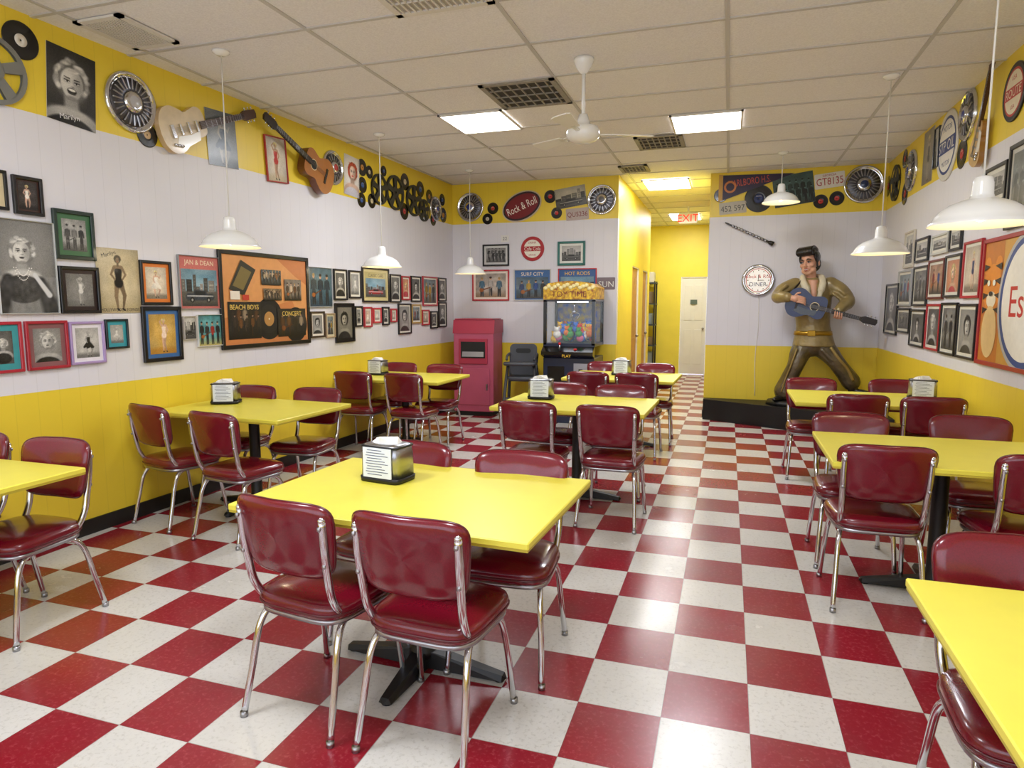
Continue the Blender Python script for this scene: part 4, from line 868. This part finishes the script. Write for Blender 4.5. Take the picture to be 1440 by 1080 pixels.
b.ell((0,.042,.052),(.088,.1,.09),HR,HM);b.ell((0,.085,-.01),(.074,.056,.085),HR,HM);b.ell((0,-.02,.103),(.08,.078,.045),HR,HM);b.ell((.0,.03,.11),(.08,.085,.045),HR,HM)
for s_ in(-1,1): b.ell((s_*.077,.008,.045),(.016,.05,.055),HR,HM);b.ell((s_*.076,-.004,-.028),(.008,.014,.036),HR,HM)
for q in range(8):
    x=-.063+.018*q;b.tube(cr([(x,-.074,.082),(x*1.1,-.097,.108),(x*1.05,-.07,.142),(x,.0,.15),(x*.9,.07,.12)],5),.0135,HR,8,M=HM)
blob(b,'hair',.0065,2,.4)
b=MB();GM=TR(.885,EY-.25,1.50)@RZ(math.radians(-4))@RY(math.radians(15.5))
guitar(b,GM,1.0,'0d2050','08122e',pick='0c0c10',nk=.93,coat=.15);b.done('guitar',parent=root)
b=MB();b.tube(cr([tuple(GM@Vector((-.24,0,0))),(.70,EY-.16,1.64),(.80,EY-.12,1.77),(.86,EY+.0,1.84),(1.0,EY+.10,1.8),(1.15,EY+.12,1.6)],6),.016,mat('strap','2a1c12',.6),8,sx=1,sy=.35);b.done('guitar_strap',parent=root)
def hand(b,wrist,palm,fdirs,thumb):
    b.tube([wrist,mid(wrist,palm),palm],[.03,.034,.036],SK,12,sx=1,sy=.75);b.ell(palm,(.042,.032,.04),SK)
    for f,r in fdirs: b.tube(cr(f,4),[r*(1-.25*i/(4*(len(f)-1))) for i in range(4*(len(f)-1)+1)],SK,8);b.ell(f[-1],(r*.78,)*3,SK,seg=8)
    b.tube(cr(thumb,4),[.0125]*(4*(len(thumb)-1)+1),SK,8);b.ell(thumb[-1],(.012,)*3,SK,seg=8)
c=GM@Vector((.335,-.045,0));b=MB();cx_,cy_,cz_=c
fd=[]
for q,(ln) in enumerate((1.0,1.08,1.02,.85)):
    x=cx_-.036+.024*q;zo=-.0064*q
    fd.append(([(x,cy_+.045,cz_-.045+zo),(x,cy_+.01,cz_-.052+zo),(x,cy_-.028,cz_-.034+zo),(x,cy_-.034,cz_+.014*ln+zo)],.0105))
hand(b,LWR,(cx_+.005,cy_+.06,cz_-.035),fd,[(cx_-.02,cy_+.06,cz_-.02),(cx_-.035,cy_+.045,cz_+.02),(cx_-.04,cy_+.01,cz_+.042)])
blob(b,'fretting_hand',.0048,1,.4)
b=MB();pal=(.735,EY-.355,1.575);fd=[]
for q,ln in enumerate((.95,1.05,1.0,.82)):
    z=1.606-.023*q
    fd.append(([(.75,EY-.36,z),(.785,EY-.367,z-.006),(.815+.015*ln,EY-.36,z-.02),(.83+.02*ln,EY-.34,z-.036)],.0105))
hand(b,RWR,pal,fd,[(.73,EY-.355,1.60),(.75,EY-.37,1.632),(.785,EY-.362,1.642)])
blob(b,'strumming_hand',.0048,1,.4)
# ---------- lights
def area(name,loc,rot,sx,sy,e,col):
    l=bpy.data.lights.new(name,'AREA');l.shape='RECTANGLE';l.size=sx;l.size_y=sy;l.energy=e;l.color=col
    o=bpy.data.objects.new(name,l);S.collection.objects.link(o);o.location=loc;o.rotation_euler=rot
area('storefront_daylight',(-1.1,YF+.12,1.7),(math.radians(90),0,math.pi),5.2,2.1,190,(.82,.89,1))
for x,y in((-2.23,5.94),(-.255,6.59),(-.87,9.7),(-.85,13.35),(-2.23,1.42),(-.255,1.42)):
    area('ceiling_panel_lamp',(x,y,HC-.03),(0,0,0),.55,.58,38 if y<9 else 36,(.86,.91,1))
W=bpy.data.worlds.new('w');S.world=W;W.use_nodes=True;W.node_tree.nodes['Background'].inputs[0].default_value=(.78,.86,1,1);W.node_tree.nodes['Background'].inputs[1].default_value=2.8
# ---------- camera
cd=bpy.data.cameras.new('camera');cd.sensor_width=36;cd.lens=36*930/1440;cd.clip_start=.05
cam=bpy.data.objects.new('camera',cd);S.collection.objects.link(cam);cam.location=(0,0,1.5)
cam.rotation_euler=(math.radians(90-6.806),0,math.radians(18.04));S.camera=cam
try:
    S.view_settings.view_transform='Standard';S.view_settings.exposure=0
except Exception: pass
print('objs',len(S.objects))
